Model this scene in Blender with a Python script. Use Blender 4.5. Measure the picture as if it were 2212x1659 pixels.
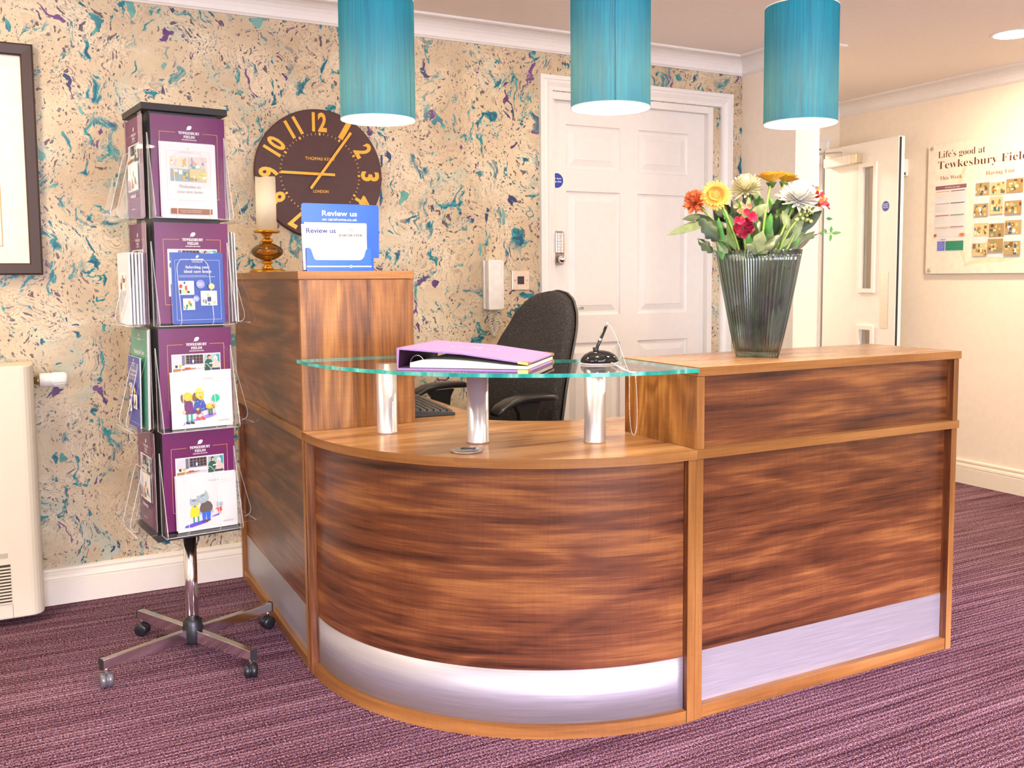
import bpy, bmesh, math, random
from mathutils import Vector, Matrix, Euler
for o in list(bpy.data.objects): bpy.data.objects.remove(o, do_unlink=True)
S = bpy.context.scene
COL = S.collection
PI = math.pi

# ------------------------------------------------------------------ camera
FOC, YAW, PIT, ROL = 2033.366, .4931, .0806, -.0059
CAM = Vector((-1.5208, -1.9648, 1.1964))
PX, PY = 62.5, -66.9
_F = Vector((math.sin(YAW)*math.cos(PIT), math.cos(YAW)*math.cos(PIT), -math.sin(PIT)))
_R0 = Vector((math.cos(YAW), -math.sin(YAW), 0)); _U0 = _R0.cross(_F)
_R = _R0*math.cos(ROL) + _U0*math.sin(ROL); _U = -_R0*math.sin(ROL) + _U0*math.cos(ROL)
cd = bpy.data.cameras.new('camera'); cam = bpy.data.objects.new('camera', cd); COL.objects.link(cam)
m = Matrix.Identity(4)
for i in range(3):
    m[i][0], m[i][1], m[i][2], m[i][3] = _R[i], _U[i], -_F[i], CAM[i]
cam.matrix_world = m
cd.sensor_fit = 'HORIZONTAL'; cd.sensor_width = 36; cd.lens = FOC/2212*36
cd.shift_x = -PX/2212; cd.shift_y = PY/2212
cd.clip_start = .05; cd.clip_end = 60
S.camera = cam

# ------------------------------------------------------------------ world, exposure, large lights
S.view_settings.view_transform = 'Standard'; S.view_settings.look = 'None'
S.view_settings.gamma = 1; S.view_settings.use_curve_mapping = False
S.view_settings.exposure = 0.36
w = bpy.data.worlds.new('world'); S.world = w; w.use_nodes = True
w.node_tree.nodes['Background'].inputs[0].default_value = (.75, .85, 1, 1)
w.node_tree.nodes['Background'].inputs[1].default_value = 1.0

def area(name, loc, look, sx, sy, power, col, spread=PI):
    l = bpy.data.lights.new(name, 'AREA'); l.shape = 'RECTANGLE'; l.size = sx; l.size_y = sy
    l.energy = power; l.color = col; l.spread = spread
    o = bpy.data.objects.new(name, l); COL.objects.link(o); o.location = loc
    d = Vector(look) - Vector(loc); o.rotation_euler = d.to_track_quat('-Z', 'Y').to_euler()
    return o
# daylight through the front windows behind the camera
area('window_daylight', (-.6, -5.35, 1.35), (-.2, 0, .9), 3.4, 1.9, 180, (.92, .91, 1.0))
area('side_window_daylight', (-3.85, -2.2, 1.5), (0, -.4, .6), 1.6, 1.3, 40, (.86, .88, 1.0))
sl = bpy.data.lights.new('low_daylight', 'SUN'); sl.energy = 7.0; sl.angle = math.radians(8); sl.color = (.67, .59, 1.0)
so = bpy.data.objects.new('low_daylight', sl); COL.objects.link(so)
so.rotation_euler = Vector((.10, 1, -.345)).to_track_quat('-Z', 'Y').to_euler()
S.cycles.transparent_max_bounces = 32

# ------------------------------------------------------------------ helpers
def rgb(h):
    h = h.lstrip('#'); c = [int(h[i:i+2], 16)/255 for i in (0, 2, 4)]
    return tuple((x/12.92 if x <= .04045 else ((x+.055)/1.055)**2.4) for x in c)

class NT:
    def __init__(s, name):
        s.m = bpy.data.materials.new(name); s.m.use_nodes = True
        s.t = s.m.node_tree; s.t.nodes.clear(); s.out = s.n('ShaderNodeOutputMaterial')
    def n(s, ty, **k):
        nd = s.t.nodes.new(ty)
        for a, b in k.items(): setattr(nd, a, b)
        return nd
    def l(s, a, b): s.t.links.new(a, b)
    def val(s, nd, **k):
        for a, b in k.items(): nd.inputs[a.replace('_', ' ')].default_value = b
        return nd
    def math(s, op, a, b=None, clamp=False):
        nd = s.n('ShaderNodeMath', operation=op); nd.use_clamp = clamp
        for i, x in enumerate((a, b)):
            if x is None: continue
            if isinstance(x, (int, float)): nd.inputs[i].default_value = x
            else: s.l(x, nd.inputs[i])
        return nd.outputs[0]
    def ramp(s, fac, stops, interp='LINEAR'):
        nd = s.n('ShaderNodeValToRGB'); nd.color_ramp.interpolation = interp
        e = nd.color_ramp.elements
        while len(e) < len(stops): e.new(.5)
        for i, (p, c) in enumerate(stops):
            e[i].position = p; e[i].color = (*c, 1) if len(c) == 3 else c
        s.l(fac, nd.inputs[0]); return nd.outputs[0]
    def noise(s, vec, scale, detail=2, rough=.5, dist=0, dims='3D'):
        nd = s.n('ShaderNodeTexNoise', noise_dimensions=dims)
        nd.inputs['Scale'].default_value = scale; nd.inputs['Detail'].default_value = detail
        nd.inputs['Roughness'].default_value = rough; nd.inputs['Distortion'].default_value = dist
        if vec is not None: s.l(vec, nd.inputs['Vector'])
        return nd
    def mapping(s, vec, scale=(1, 1, 1), loc=(0, 0, 0), rot=(0, 0, 0)):
        nd = s.n('ShaderNodeMapping'); nd.inputs['Scale'].default_value = scale
        nd.inputs['Location'].default_value = loc; nd.inputs['Rotation'].default_value = rot
        s.l(vec, nd.inputs['Vector']); return nd.outputs[0]
    def mix(s, fac, a, b, blend='MIX'):
        nd = s.n('ShaderNodeMix', data_type='RGBA', blend_type=blend)
        for i, x in ((0, fac), (6, a), (7, b)):
            if isinstance(x, (int, float)): nd.inputs[i].default_value = x
            elif isinstance(x, tuple): nd.inputs[i].default_value = (*x, 1)
            else: s.l(x, nd.inputs[i])
        return nd.outputs[2]
    def bsdf(s, col=None, rough=.5, metal=0, **k):
        b = s.n('ShaderNodeBsdfPrincipled')
        if col is not None:
            if isinstance(col, tuple): b.inputs['Base Color'].default_value = (*col, 1)
            else: s.l(col, b.inputs['Base Color'])
        if isinstance(rough, (int, float)): b.inputs['Roughness'].default_value = rough
        else: s.l(rough, b.inputs['Roughness'])
        b.inputs['Metallic'].default_value = metal
        for a, v in k.items(): b.inputs[a.replace('_', ' ')].default_value = v
        s.l(b.outputs[0], s.out.inputs[0]); return b
    def bump(s, b, h, strength=.3, dist=.002):
        nd = s.n('ShaderNodeBump'); nd.inputs['Strength'].default_value = strength
        nd.inputs['Distance'].default_value = dist
        s.l(h, nd.inputs['Height']); s.l(nd.outputs[0], b.inputs['Normal'])

MATS = {}
def mat(name, col, rough=.5, metal=0, var=.06, vscale=30, **k):
    """plain material with a little procedural mottling"""
    if name in MATS: return MATS[name]
    t = NT(name); tc = t.n('ShaderNodeTexCoord')
    n = t.noise(tc.outputs['Object'], vscale, 2)
    c2 = tuple(x*(1-var) for x in col); c1 = tuple(min(1, x*(1+var)) for x in col)
    t.bsdf(t.ramp(n.outputs[0], [(.3, c2), (.7, c1)]), rough, metal, **k)
    MATS[name] = t.m; return t.m

def emis(name, col, st):
    if name in MATS: return MATS[name]
    t = NT(name); e = t.n('ShaderNodeEmission'); e.inputs[0].default_value = (*col, 1); e.inputs[1].default_value = st
    t.l(e.outputs[0], t.out.inputs[0]); MATS[name] = t.m; return t.m

def thin_glass(name, col=(1, 1, 1), ior=1.45, rough=.01, diff=0.0, dcol=(1, 1, 1)):
    if name in MATS: return MATS[name]
    t = NT(name); tr = t.n('ShaderNodeBsdfTransparent'); tr.inputs[0].default_value = (*col, 1)
    g = t.n('ShaderNodeBsdfGlossy'); g.inputs['Roughness'].default_value = rough
    f = t.n('ShaderNodeFresnel'); f.inputs[0].default_value = ior
    ge = t.n('ShaderNodeNewGeometry'); ff = t.math('MULTIPLY', f.outputs[0], t.math('SUBTRACT', 1, ge.outputs['Backfacing']))
    mx = t.n('ShaderNodeMixShader'); t.l(ff, mx.inputs[0]); t.l(tr.outputs[0], mx.inputs[1]); t.l(g.outputs[0], mx.inputs[2])
    o = mx.outputs[0]
    if diff:
        d = t.n('ShaderNodeBsdfDiffuse'); d.inputs[0].default_value = (*dcol, 1)
        m2 = t.n('ShaderNodeMixShader'); m2.inputs[0].default_value = diff
        t.l(o, m2.inputs[1]); t.l(d.outputs[0], m2.inputs[2]); o = m2.outputs[0]
    t.l(o, t.out.inputs[0]); MATS[name] = t.m; return t.m

def wood(name, dark, mid, light, ring=17, rough=.33, fine=.5, sv=1.0):
    t = NT(name); uv = t.n('ShaderNodeUVMap'); uv.uv_map = 'UV'; v = uv.outputs[0]
    n1 = t.noise(t.mapping(v, (.9*sv, 4.2*sv, 1)), 1, 2.5, .5, .5, '2D')
    rings = t.math('SINE', t.math('MULTIPLY', n1.outputs[0], ring*2))
    rings = t.math('ADD', t.math('MULTIPLY', rings, .5), .5)
    tone = t.noise(t.mapping(v, (1.1*sv, 13*sv, 1), (3, 5, 0)), 1, 4, .6, .3, '2D').outputs[0]
    fib = t.noise(t.mapping(v, (9, 260, 1)), 1, 2, .6, 0, '2D').outputs[0]
    str_ = t.noise(t.mapping(v, (2.2, 55, 1), (7, 1, 0)), 1, 3, .6, .2, '2D').outputs[0]
    cross = t.noise(t.mapping(v, (70, 6, 1)), 1, 1, .5, 1.2, '2D').outputs[0]
    a = t.math('MULTIPLY', t.math('SUBTRACT', tone, .5), 1.15)
    a = t.math('ADD', a, t.math('MULTIPLY', t.math('SUBTRACT', rings, .5), .24))
    a = t.math('ADD', a, t.math('MULTIPLY', t.math('SUBTRACT', str_, .5), .75*fine*2))
    a = t.math('ADD', a, t.math('MULTIPLY', t.math('SUBTRACT', fib, .5), .8*fine))
    a = t.math('ADD', a, t.math('MULTIPLY', t.math('SUBTRACT', cross, .5), .10))
    a = t.math('ADD', a, .5, True)
    c = t.ramp(a, [(.05, dark), (.5, mid), (.95, light)])
    b = t.bsdf(c, rough); b.inputs['Specular IOR Level'].default_value = .45
    t.bump(b, fib, .08, .0006)
    MATS[name] = t.m; return t.m

class MB:
    def __init__(s): s.v = []; s.f = []; s.m = []; s.s = []; s.uv = {}; s.T = Matrix.Identity(4)
    def add(s, vs, fs, mi=0, smooth=False, uvs=None):
        b = len(s.v)
        s.v += [s.T @ Vector(p) for p in vs]
        for k, f in enumerate(fs):
            if uvs: s.uv[len(s.f)] = [uvs[i] for i in f]
            s.f.append([b+i for i in f]); s.m.append(mi); s.s.append(smooth)
        return s
    def box(s, x0, x1, y0, y1, z0, z1, mi=0):
        v = [(x, y, z) for z in (z0, z1) for y in (y0, y1) for x in (x0, x1)]
        return s.add(v, [(0, 2, 3, 1), (4, 5, 7, 6), (0, 1, 5, 4), (2, 6, 7, 3), (0, 4, 6, 2), (1, 3, 7, 5)], mi)
    def prism(s, pts, z0, z1, mi=0, side=None, smooth=False):
        n = len(pts); v = [(x, y, z0) for x, y in pts] + [(x, y, z1) for x, y in pts]
        s.add(v, [tuple(range(n))[::-1], tuple(range(n, 2*n))], mi)
        s.add(v, [(i, (i+1) % n, n+(i+1) % n, n+i) for i in range(n)], mi if side is None else side, smooth)
        return s
    def lathe(s, prof, seg=32, mi=0, smooth=True, sx=1, sy=1, c=(0, 0, 0), closed=False, cap=True):
        v = []; n = len(prof)
        for r, z in prof:
            for k in range(seg):
                a = 2*PI*k/seg; v.append((c[0]+r*sx*math.cos(a), c[1]+r*sy*math.sin(a), c[2]+z))
        f = []
        for i in range(n-1 if not closed else n):
            j = (i+1) % n
            for k in range(seg):
                k2 = (k+1) % seg; f.append((i*seg+k, i*seg+k2, j*seg+k2, j*seg+k))
        s.add(v, f, mi, smooth)
        if not closed and cap:
            if prof[0][0] > 1e-6: s.add(v[:seg], [tuple(range(seg))[::-1]], mi)
            if prof[-1][0] > 1e-6: s.add(v[(n-1)*seg:], [tuple(range(seg))], mi)
        return s
    def tube(s, pts, r, seg=8, mi=0, closed=False, cap=True):
        pts = [Vector(p) for p in pts]; n = len(pts); v = []
        rr = r if isinstance(r, (list, tuple)) else [r]*n
        up = None
        for i, p in enumerate(pts):
            a = pts[(i-1) % n] if (closed or i > 0) else p
            b = pts[(i+1) % n] if (closed or i < n-1) else p
            d = (b-a).normalized()
            if up is None:
                up = Vector((0, 0, 1)) if abs(d.z) < .9 else Vector((1, 0, 0))
            x = up.cross(d)
            if x.length < 1e-4: x = Vector((1, 0, 0)).cross(d)
            x.normalize(); up = d.cross(x).normalized()
            for k in range(seg):
                t = 2*PI*k/seg; v.append(tuple(p + (x*math.cos(t)+up*math.sin(t))*rr[i]))
        f = []
        for i in range(n if closed else n-1):
            j = (i+1) % n
            for k in range(seg):
                k2 = (k+1) % seg; f.append((i*seg+k, i*seg+k2, j*seg+k2, j*seg+k))
        s.add(v, f, mi, True)
        if cap and not closed:
            s.add(v[:seg], [tuple(range(seg))[::-1]], mi); s.add(v[-seg:], [tuple(range(seg))], mi)
        return s
    def ball(s, c, r, seg=16, ring=10, mi=0, sc=(1, 1, 1)):
        v = []
        for i in range(ring+1):
            a = PI*i/ring
            for k in range(seg):
                b = 2*PI*k/seg
                v.append((c[0]+r*sc[0]*math.sin(a)*math.cos(b), c[1]+r*sc[1]*math.sin(a)*math.sin(b), c[2]-r*sc[2]*math.cos(a)))
        f = [(i*seg+k, i*seg+(k+1) % seg, (i+1)*seg+(k+1) % seg, (i+1)*seg+k) for i in range(ring) for k in range(seg)]
        return s.add(v, f, mi, True)
    def strip(s, A, B, mi=0, smooth=True, uvs=None):
        n = len(A); v = list(A)+list(B)
        return s.add(v, [(i, i+1, n+i+1, n+i) for i in range(n-1)], mi, smooth, uvs)
    def build(s, name, mats, parent=None, grain=None, uvo=(0, 0), bevel=0, bseg=2, merge=True, loc=None):
        me = bpy.data.meshes.new(name)
        me.from_pydata([tuple(p) for p in s.v], [], s.f)
        if not isinstance(mats, (list, tuple)): mats = [mats]
        for x in mats: me.materials.append(x)
        me.polygons.foreach_set('material_index', s.m); me.polygons.foreach_set('use_smooth', s.s)
        if grain is not None:
            uv = me.uv_layers.new(name='UV'); g = 'xyz'.index(grain)
            me.update()
            for p in me.polygons:
                if p.index in s.uv:
                    for li, c in zip(p.loop_indices, s.uv[p.index]): uv.data[li].uv = (c[0]+uvo[0], c[1]+uvo[1])
                    continue
                nn = [abs(c) for c in p.normal]; d = nn.index(max(nn)); ax = [0, 1, 2]; ax.remove(d)
                if g in ax: ax.remove(g); a, b = g, ax[0]
                else: a, b = ax
                for li in p.loop_indices:
                    co = me.vertices[me.loops[li].vertex_index].co
                    uv.data[li].uv = (co[a]+uvo[0], co[b]+uvo[1]+d*.37)
        bm = bmesh.new(); bm.from_mesh(me)
        if merge and grain is None: bmesh.ops.remove_doubles(bm, verts=bm.verts, dist=1e-6)
        bmesh.ops.recalc_face_normals(bm, faces=bm.faces) if merge else None
        bm.to_mesh(me); bm.free()
        o = bpy.data.objects.new(name, me); COL.objects.link(o)
        if parent: o.parent = parent
        if loc: o.location = loc
        if bevel:
            b = o.modifiers.new('bevel', 'BEVEL'); b.width = bevel; b.segments = bseg; b.limit_method = 'ANGLE'; b.angle_limit = math.radians(40)
        return o

def tag(o, label=None, cat=None, group=None, kind=None):
    if label: o['label'] = label
    if cat: o['category'] = cat
    if group: o['group'] = group
    if kind: o['kind'] = kind
    return o
def thing(name, label, cat, loc=(0, 0, 0), rz=0, group=None):
    o = bpy.data.objects.new(name, None); COL.objects.link(o); o.empty_display_size = .05
    o.location = loc; o.rotation_euler = (0, 0, rz); return tag(o, label, cat, group)
def struct(o): o['kind'] = 'structure'; return o

def off(path, n, closed=False):
    """offset an open plan path to its left by n with mitres"""
    P = [Vector(p) for p in path]; out = []
    for i, p in enumerate(P):
        ns = []
        if i > 0: d = (p-P[i-1]).normalized(); ns.append(Vector((-d.y, d.x)))
        if i < len(P)-1: d = (P[i+1]-p).normalized(); ns.append(Vector((-d.y, d.x)))
        if len(ns) == 1: out.append(p+ns[0]*n)
        else:
            b = (ns[0]+ns[1]).normalized(); out.append(p + b*(n/max(.2, b.dot(ns[0]))))
    return out
def sweep(path, prof, mb, mi=0, smooth=False):
    rings = [off(path, n) for n, z in prof]
    for k in range(len(prof)-1):
        A = [(q.x, q.y, prof[k][1]) for q in rings[k]]; B = [(q.x, q.y, prof[k+1][1]) for q in rings[k+1]]
        mb.strip(A, B, mi, False)

# text as flat geometry, cached: serif letters come from the bold serif alphabet of the built-in font set
_TC = {}
def serif(s):
    o = ''
    for c in s:
        if 'A' <= c <= 'Z': o += chr(0x1D400+ord(c)-65)
        elif 'a' <= c <= 'z': o += chr(0x1D41A+ord(c)-97)
        else: o += c
    return o
def serif_i(s):
    o = ''
    for c in s:
        if 'A' <= c <= 'Z': o += chr(0x1D468+ord(c)-65)
        elif 'a' <= c <= 'z': o += chr(0x1D482+ord(c)-97)
        else: o += c
    return o
def text_geo(s, bold=0.0, res=3, shear=0):
    k = (s, bold, res, shear)
    if k in _TC: return _TC[k]
    cu = bpy.data.curves.new('t', 'FONT'); cu.body = s; cu.resolution_u = res; cu.offset = bold; cu.shear = shear
    cu.align_x = 'CENTER'; cu.fill_mode = 'FRONT'
    o = bpy.data.objects.new('t', cu); COL.objects.link(o)
    bpy.context.view_layer.update()
    dg = bpy.context.evaluated_depsgraph_get()
    me = bpy.data.meshes.new_from_object(o.evaluated_get(dg))
    v = [(p.co.x, p.co.y) for p in me.vertices]; f = [tuple(p.vertices) for p in me.polygons]
    bpy.data.objects.remove(o); bpy.data.curves.remove(cu); bpy.data.meshes.remove(me)
    _TC[k] = (v, f); return _TC[k]

class Print(MB):
    """flat printed artwork: x right, y up in metres, layers lifted a hair along +z"""
    def __init__(s): super().__init__(); s.lay = 0; s.mats = []
    def mi(s, m):
        if m not in s.mats: s.mats.append(m)
        return s.mats.index(m)
    def z(s): s.lay += 1; return s.lay*.00012
    def rect(s, x0, y0, x1, y1, m):
        z = s.z(); s.add([(x0, y0, z), (x1, y0, z), (x1, y1, z), (x0, y1, z)], [(0, 1, 2, 3)], s.mi(m)); return s
    def poly(s, pts, m):
        z = s.z(); s.add([(x, y, z) for x, y in pts], [tuple(range(len(pts)))], s.mi(m)); return s
    def ell(s, cx, cy, rx, ry, m, rot=0, n=18):
        c, d = math.cos(rot), math.sin(rot)
        return s.poly([(cx+rx*math.cos(2*PI*k/n)*c-ry*math.sin(2*PI*k/n)*d, cy+rx*math.cos(2*PI*k/n)*d+ry*math.sin(2*PI*k/n)*c) for k in range(n)], m)
    def frame(s, x0, y0, x1, y1, t, m):
        s.rect(x0, y0, x1, y0+t, m); s.rect(x0, y1-t, x1, y1, m); s.rect(x0, y0, x0+t, y1, m); s.rect(x1-t, y0, x1, y1, m); return s
    def text(s, st, cx, y, h, m, bold=.01, w=None, rot=0, shear=0, align='C'):
        v, f = text_geo(st, bold, 3, shear)
        if not v: return s
        xs = [p[0] for p in v]; mx = (min(xs)+max(xs))/2; wd = max(xs)-min(xs)
        k = h/.72; kx = k if w is None else w/wd
        if align == 'L': cx = cx+wd*kx/2
        if align == 'R': cx = cx-wd*kx/2
        z = s.z(); c, d = math.cos(rot), math.sin(rot)
        pts = []
        for a, b in v:
            a, b = (a-mx)*kx, b*k
            pts.append((cx+a*c-b*d, y+a*d+b*c, z))
        s.add(pts, f, s.mi(m)); return s
    def lines(s, x0, x1, y0, y1, n, t, m, seed=1):
        r = random.Random(seed)
        for k in range(n):
            y = y1-(y1-y0)*(k+.5)/n; s.rect(x0, y-t/2, x0+(x1-x0)*r.uniform(.7, 1), y+t/2, m)
        return s
    def done(s, name, parent=None, base=None, M=None, **k):
        if M is not None:
            for i in range(len(s.v)): s.v[i] = M @ s.v[i]
        return s.build(name, s.mats, parent, merge=False, **k)

def frameM(origin, right, up):
    r = Vector(right).normalized(); u = Vector(up).normalized(); n = r.cross(u)
    m = Matrix.Identity(4)
    for i in range(3): m[i][0], m[i][1], m[i][2], m[i][3] = r[i], u[i], n[i], origin[i]
    return m
def arc(c, r, a0, a1, n): return [(c[0]+r*math.cos(math.radians(a0+(a1-a0)*i/n)), c[1]+r*math.sin(math.radians(a0+(a1-a0)*i/n))) for i in range(n+1)]
def rrect(x0, y0, x1, y1, r, n=5):
    return arc((x1-r, y0+r), r, -90, 0, n)+arc((x1-r, y1-r), r, 0, 90, n)+arc((x0+r, y1-r), r, 90, 180, n)+arc((x0+r, y0+r), r, 180, 270, n)

# ------------------------------------------------------------------ materials
WHITE = mat('white_gloss_paint', (.80, .775, .74), .35, var=.015)
CGLOSS = mat('cream_gloss_paint', (.85, .78, .64), .35, var=.015)
CREAM = mat('cream_wall_paint', (.86, .765, .635), .7, var=.02)
CEIL = mat('ceiling_paint', (.86, .80, .74), .8, var=.015)
COVE = mat('coving_paint', (.82, .79, .75), .6, var=.015)
WALNUT = wood('walnut_laminate', rgb('#35190c'), rgb('#6c3d22'), rgb('#9e6736'))
WALV = wood('walnut_laminate_lamplit', rgb('#4c2a12'), rgb('#8c5a2a'), rgb('#b98546'), ring=30)  # lighter copy of the same walnut, pendant light put into its colour
WALTOP = wood('walnut_worktop_lamplit', rgb('#80502c'), rgb('#b08052'), rgb('#cfa273'), ring=14, rough=.24, fine=.35, sv=.8)  # same walnut lightened for the tops, lamp reflection put into the colour
EDGE = wood('light_edge_banding', rgb('#6b4019'), rgb('#91602c'), rgb('#ad7c45'), ring=6, rough=.4, fine=.35)
BLACK = mat('black_plastic', (.012, .012, .013), .35)
BLACKM = mat('matt_black_plastic', (.02, .019, .02), .6)
CHROME = mat('chrome', (.82, .82, .84), .12, 1, var=.02)
STEEL = mat('satin_steel', (.62, .61, .62), .3, 1, var=.05, vscale=120)
ACR = thin_glass('clear_acrylic', (.985, .99, .99), 1.28)
ACRE = thin_glass('acrylic_edge', (.92, .94, .95), 1.6, .1, .38, (.95, .93, .95))
PAPER = mat('white_paper', (.70, .69, .70), .55, var=.01)
INK = mat('black_ink', (.02, .02, .025), .5)
GREYINK = mat('grey_ink', (.35, .34, .34), .5)
LGREY = mat('pale_grey_ink', (.62, .61, .62), .5)
PURPLE = mat('purple_print', rgb('#6a1159'), .28, var=.08, vscale=6)
GOLD = mat('gold_print', rgb('#d99a3c'), .4)
WINK = mat('white_ink', (.88, .87, .88), .5)
def M_(h, r=.45): return mat('print_'+h, rgb(h), r, var=.05)

def wallpaper():
    t = NT('marbled_wallpaper'); tc = t.n('ShaderNodeTexCoord'); P = t.mapping(tc.outputs['Object'], (1, 0, 1))
    w1 = t.noise(P, 3.2, 3, .55)
    wv = t.n('ShaderNodeVectorMath', operation='SUBTRACT'); t.l(w1.outputs['Color'], wv.inputs[0]); wv.inputs[1].default_value = (.5, .5, .5)
    ws = t.n('ShaderNodeVectorMath', operation='SCALE'); t.l(wv.outputs[0], ws.inputs[0]); ws.inputs['Scale'].default_value = .38
    wa = t.n('ShaderNodeVectorMath', operation='ADD'); t.l(P, wa.inputs[0]); t.l(ws.outputs[0], wa.inputs[1]); W = wa.outputs[0]
    w2 = t.noise(P, 14, 4, .6)
    wv2 = t.n('ShaderNodeVectorMath', operation='SUBTRACT'); t.l(w2.outputs['Color'], wv2.inputs[0]); wv2.inputs[1].default_value = (.5, .5, .5)
    ws2 = t.n('ShaderNodeVectorMath', operation='SCALE'); t.l(wv2.outputs[0], ws2.inputs[0]); ws2.inputs['Scale'].default_value = .06
    wb = t.n('ShaderNodeVectorMath', operation='ADD'); t.l(W, wb.inputs[0]); t.l(ws2.outputs[0], wb.inputs[1]); W2 = wb.outputs[0]
    base = t.ramp(t.noise(W, 3.5, 3, .6).outputs[0], [(.34, rgb('#bca789')), (.5, rgb('#d2c0a0')), (.64, rgb('#e1d4b8'))])
    # pale teal washes
    wash = t.ramp(t.noise(W, 5.5, 3, .55, .8).outputs[0], [(.56, (0, 0, 0)), (.66, (1, 1, 1))])
    c = t.mix(t.math('MULTIPLY', wash, .5), base, rgb('#a9c0b2'))
    # fine swirled grain
    gr = t.ramp(t.noise(W, 95, 3, .65, 1.2).outputs[0], [(.40, (1, 1, 1)), (.50, (0, 0, 0))])
    gm = t.ramp(t.noise(W, 7, 2).outputs[0], [(.36, (.05, .05, .05)), (.62, (1, 1, 1))])
    c = t.mix(t.math('MULTIPLY', t.math('MULTIPLY', gr, gm), .62), c, rgb('#8a6c5c'))
    def cells(vec, scale, sc, thr, soft=.03, loc=(0, 0, 0), rot=0, feat='F1'):
        v = t.n('ShaderNodeTexVoronoi', feature=feat, voronoi_dimensions='3D'); v.inputs['Scale'].default_value = scale
        t.l(t.mapping(vec, sc, loc, (0, rot, 0)), v.inputs['Vector'])
        sp = t.n('ShaderNodeSeparateColor'); t.l(v.outputs['Color'], sp.inputs[0])
        return v.outputs['Distance'], sp.outputs[0], sp.outputs[1], sp.outputs[2]
    def blob(vec, scale, sc, rad, keep, loc=(0, 0, 0), rot=0):
        d, a, b, g = cells(vec, scale, sc, 0, loc=loc, rot=rot)
        on = t.math('GREATER_THAN', a, 1-keep)
        size = t.math('MULTIPLY', t.math('ADD', t.math('MULTIPLY', b, .75), .25), rad)
        return t.math('MULTIPLY', t.math('LESS_THAN', d, size), on), g
    dark = t.ramp(t.noise(P, 60, 1).outputs[0], [(.3, rgb('#3a2a4e')), (.45, rgb('#5a3048')), (.6, rgb('#2c4150')), (.7, rgb('#6a4a44'))])
    spm = t.ramp(t.noise(W, 6, 2, .5).outputs[0], [(.38, (.15, .15, .15)), (.50, (1, 1, 1))])
    for sc_, st_, rd_, kp_, lo_, ro_, al_ in ((58, .5, .36, .6, (1, 0, 2), .5, .9), (95, .6, .40, .6, (4, 0, 2), -.4, .75), (40, .35, .26, .4, (7, 0, 1), .2, .9)):
        b1, g1 = blob(W2, sc_, (1, 1, st_), rd_, kp_, lo_, ro_)
        c = t.mix(t.math('MULTIPLY', b1, t.math('MULTIPLY', spm, al_)), c, dark)
    # ragged teal brush marks in drifts
    def th(x, a, b_): return t.ramp(x, [(a, (0, 0, 0)), (b_, (1, 1, 1))])
    clus = th(t.noise(t.mapping(W, (1, 1, 1), (5, 0, 1)), 3.6, 2, .5).outputs[0], .43, .53)
    tl = rgb('#6fa79f'); td = rgb('#1d8a90'); tn = rgb('#1b4f6e')
    n1 = t.noise(t.mapping(W2, (1.5, 1, .85), (2, 0, 4), (0, .5, 0)), 11, 4, .58, .9).outputs[0]
    k1 = t.math('MULTIPLY', th(n1, .588, .595), clus)
    c = t.mix(k1, c, t.ramp(n1, [(.59, tl), (.625, td), (.68, tn)]))
    n2_ = t.noise(t.mapping(W2, (1.9, 1, .8), (9, 0, 2), (0, -.7, 0)), 17, 3, .55, .6).outputs[0]
    k2 = t.math('MULTIPLY', th(n2_, .640, .648), t.math('SUBTRACT', 1.15, clus, True))
    c = t.mix(k2, c, t.ramp(n2_, [(.65, td), (.70, tn)]))
    # darker veined fringes beside the drifts
    vein = t.math('LESS_THAN', t.math('ABSOLUTE', t.math('SUBTRACT', t.noise(W2, 50, 2, .5, 1.2).outputs[0], .5)), .02)
    near = t.math('MULTIPLY', th(n1, .53, .58), clus)
    c = t.mix(t.math('MULTIPLY', t.math('MULTIPLY', vein, near), .85), c, rgb('#2b5068'))
    b3, g3 = blob(W2, 12, (1.35, 1, .6), .24, .34, (8, 0, 3), -.35)
    c = t.mix(t.math('MULTIPLY', b3, .95), c, t.ramp(t.noise(P, 9, 2).outputs[0], [(.42, rgb('#6fa49a')), (.52, rgb('#3f9a90')), (.6, rgb('#1c7587'))]))
    # purple and navy streaks
    n3 = t.noise(t.mapping(W2, (1.7, 1, .75), (14, 0, 6), (0, .25, 0)), 9, 4, .56, .8).outputs[0]
    c = t.mix(th(n3, .650, .656), c, t.ramp(t.noise(P, 5, 1).outputs[0], [(.42, rgb('#2a3f66')), (.48, rgb('#4b2c66')), (.6, rgb('#6f4a80'))]))
    b = t.bsdf(c, .42); b.inputs['Specular IOR Level'].default_value = .4
    t.bump(b, t.noise(W, 95, 3, .65, 1.2).outputs[0], .12, .001)
    return t.m
WALLP = wallpaper()

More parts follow.
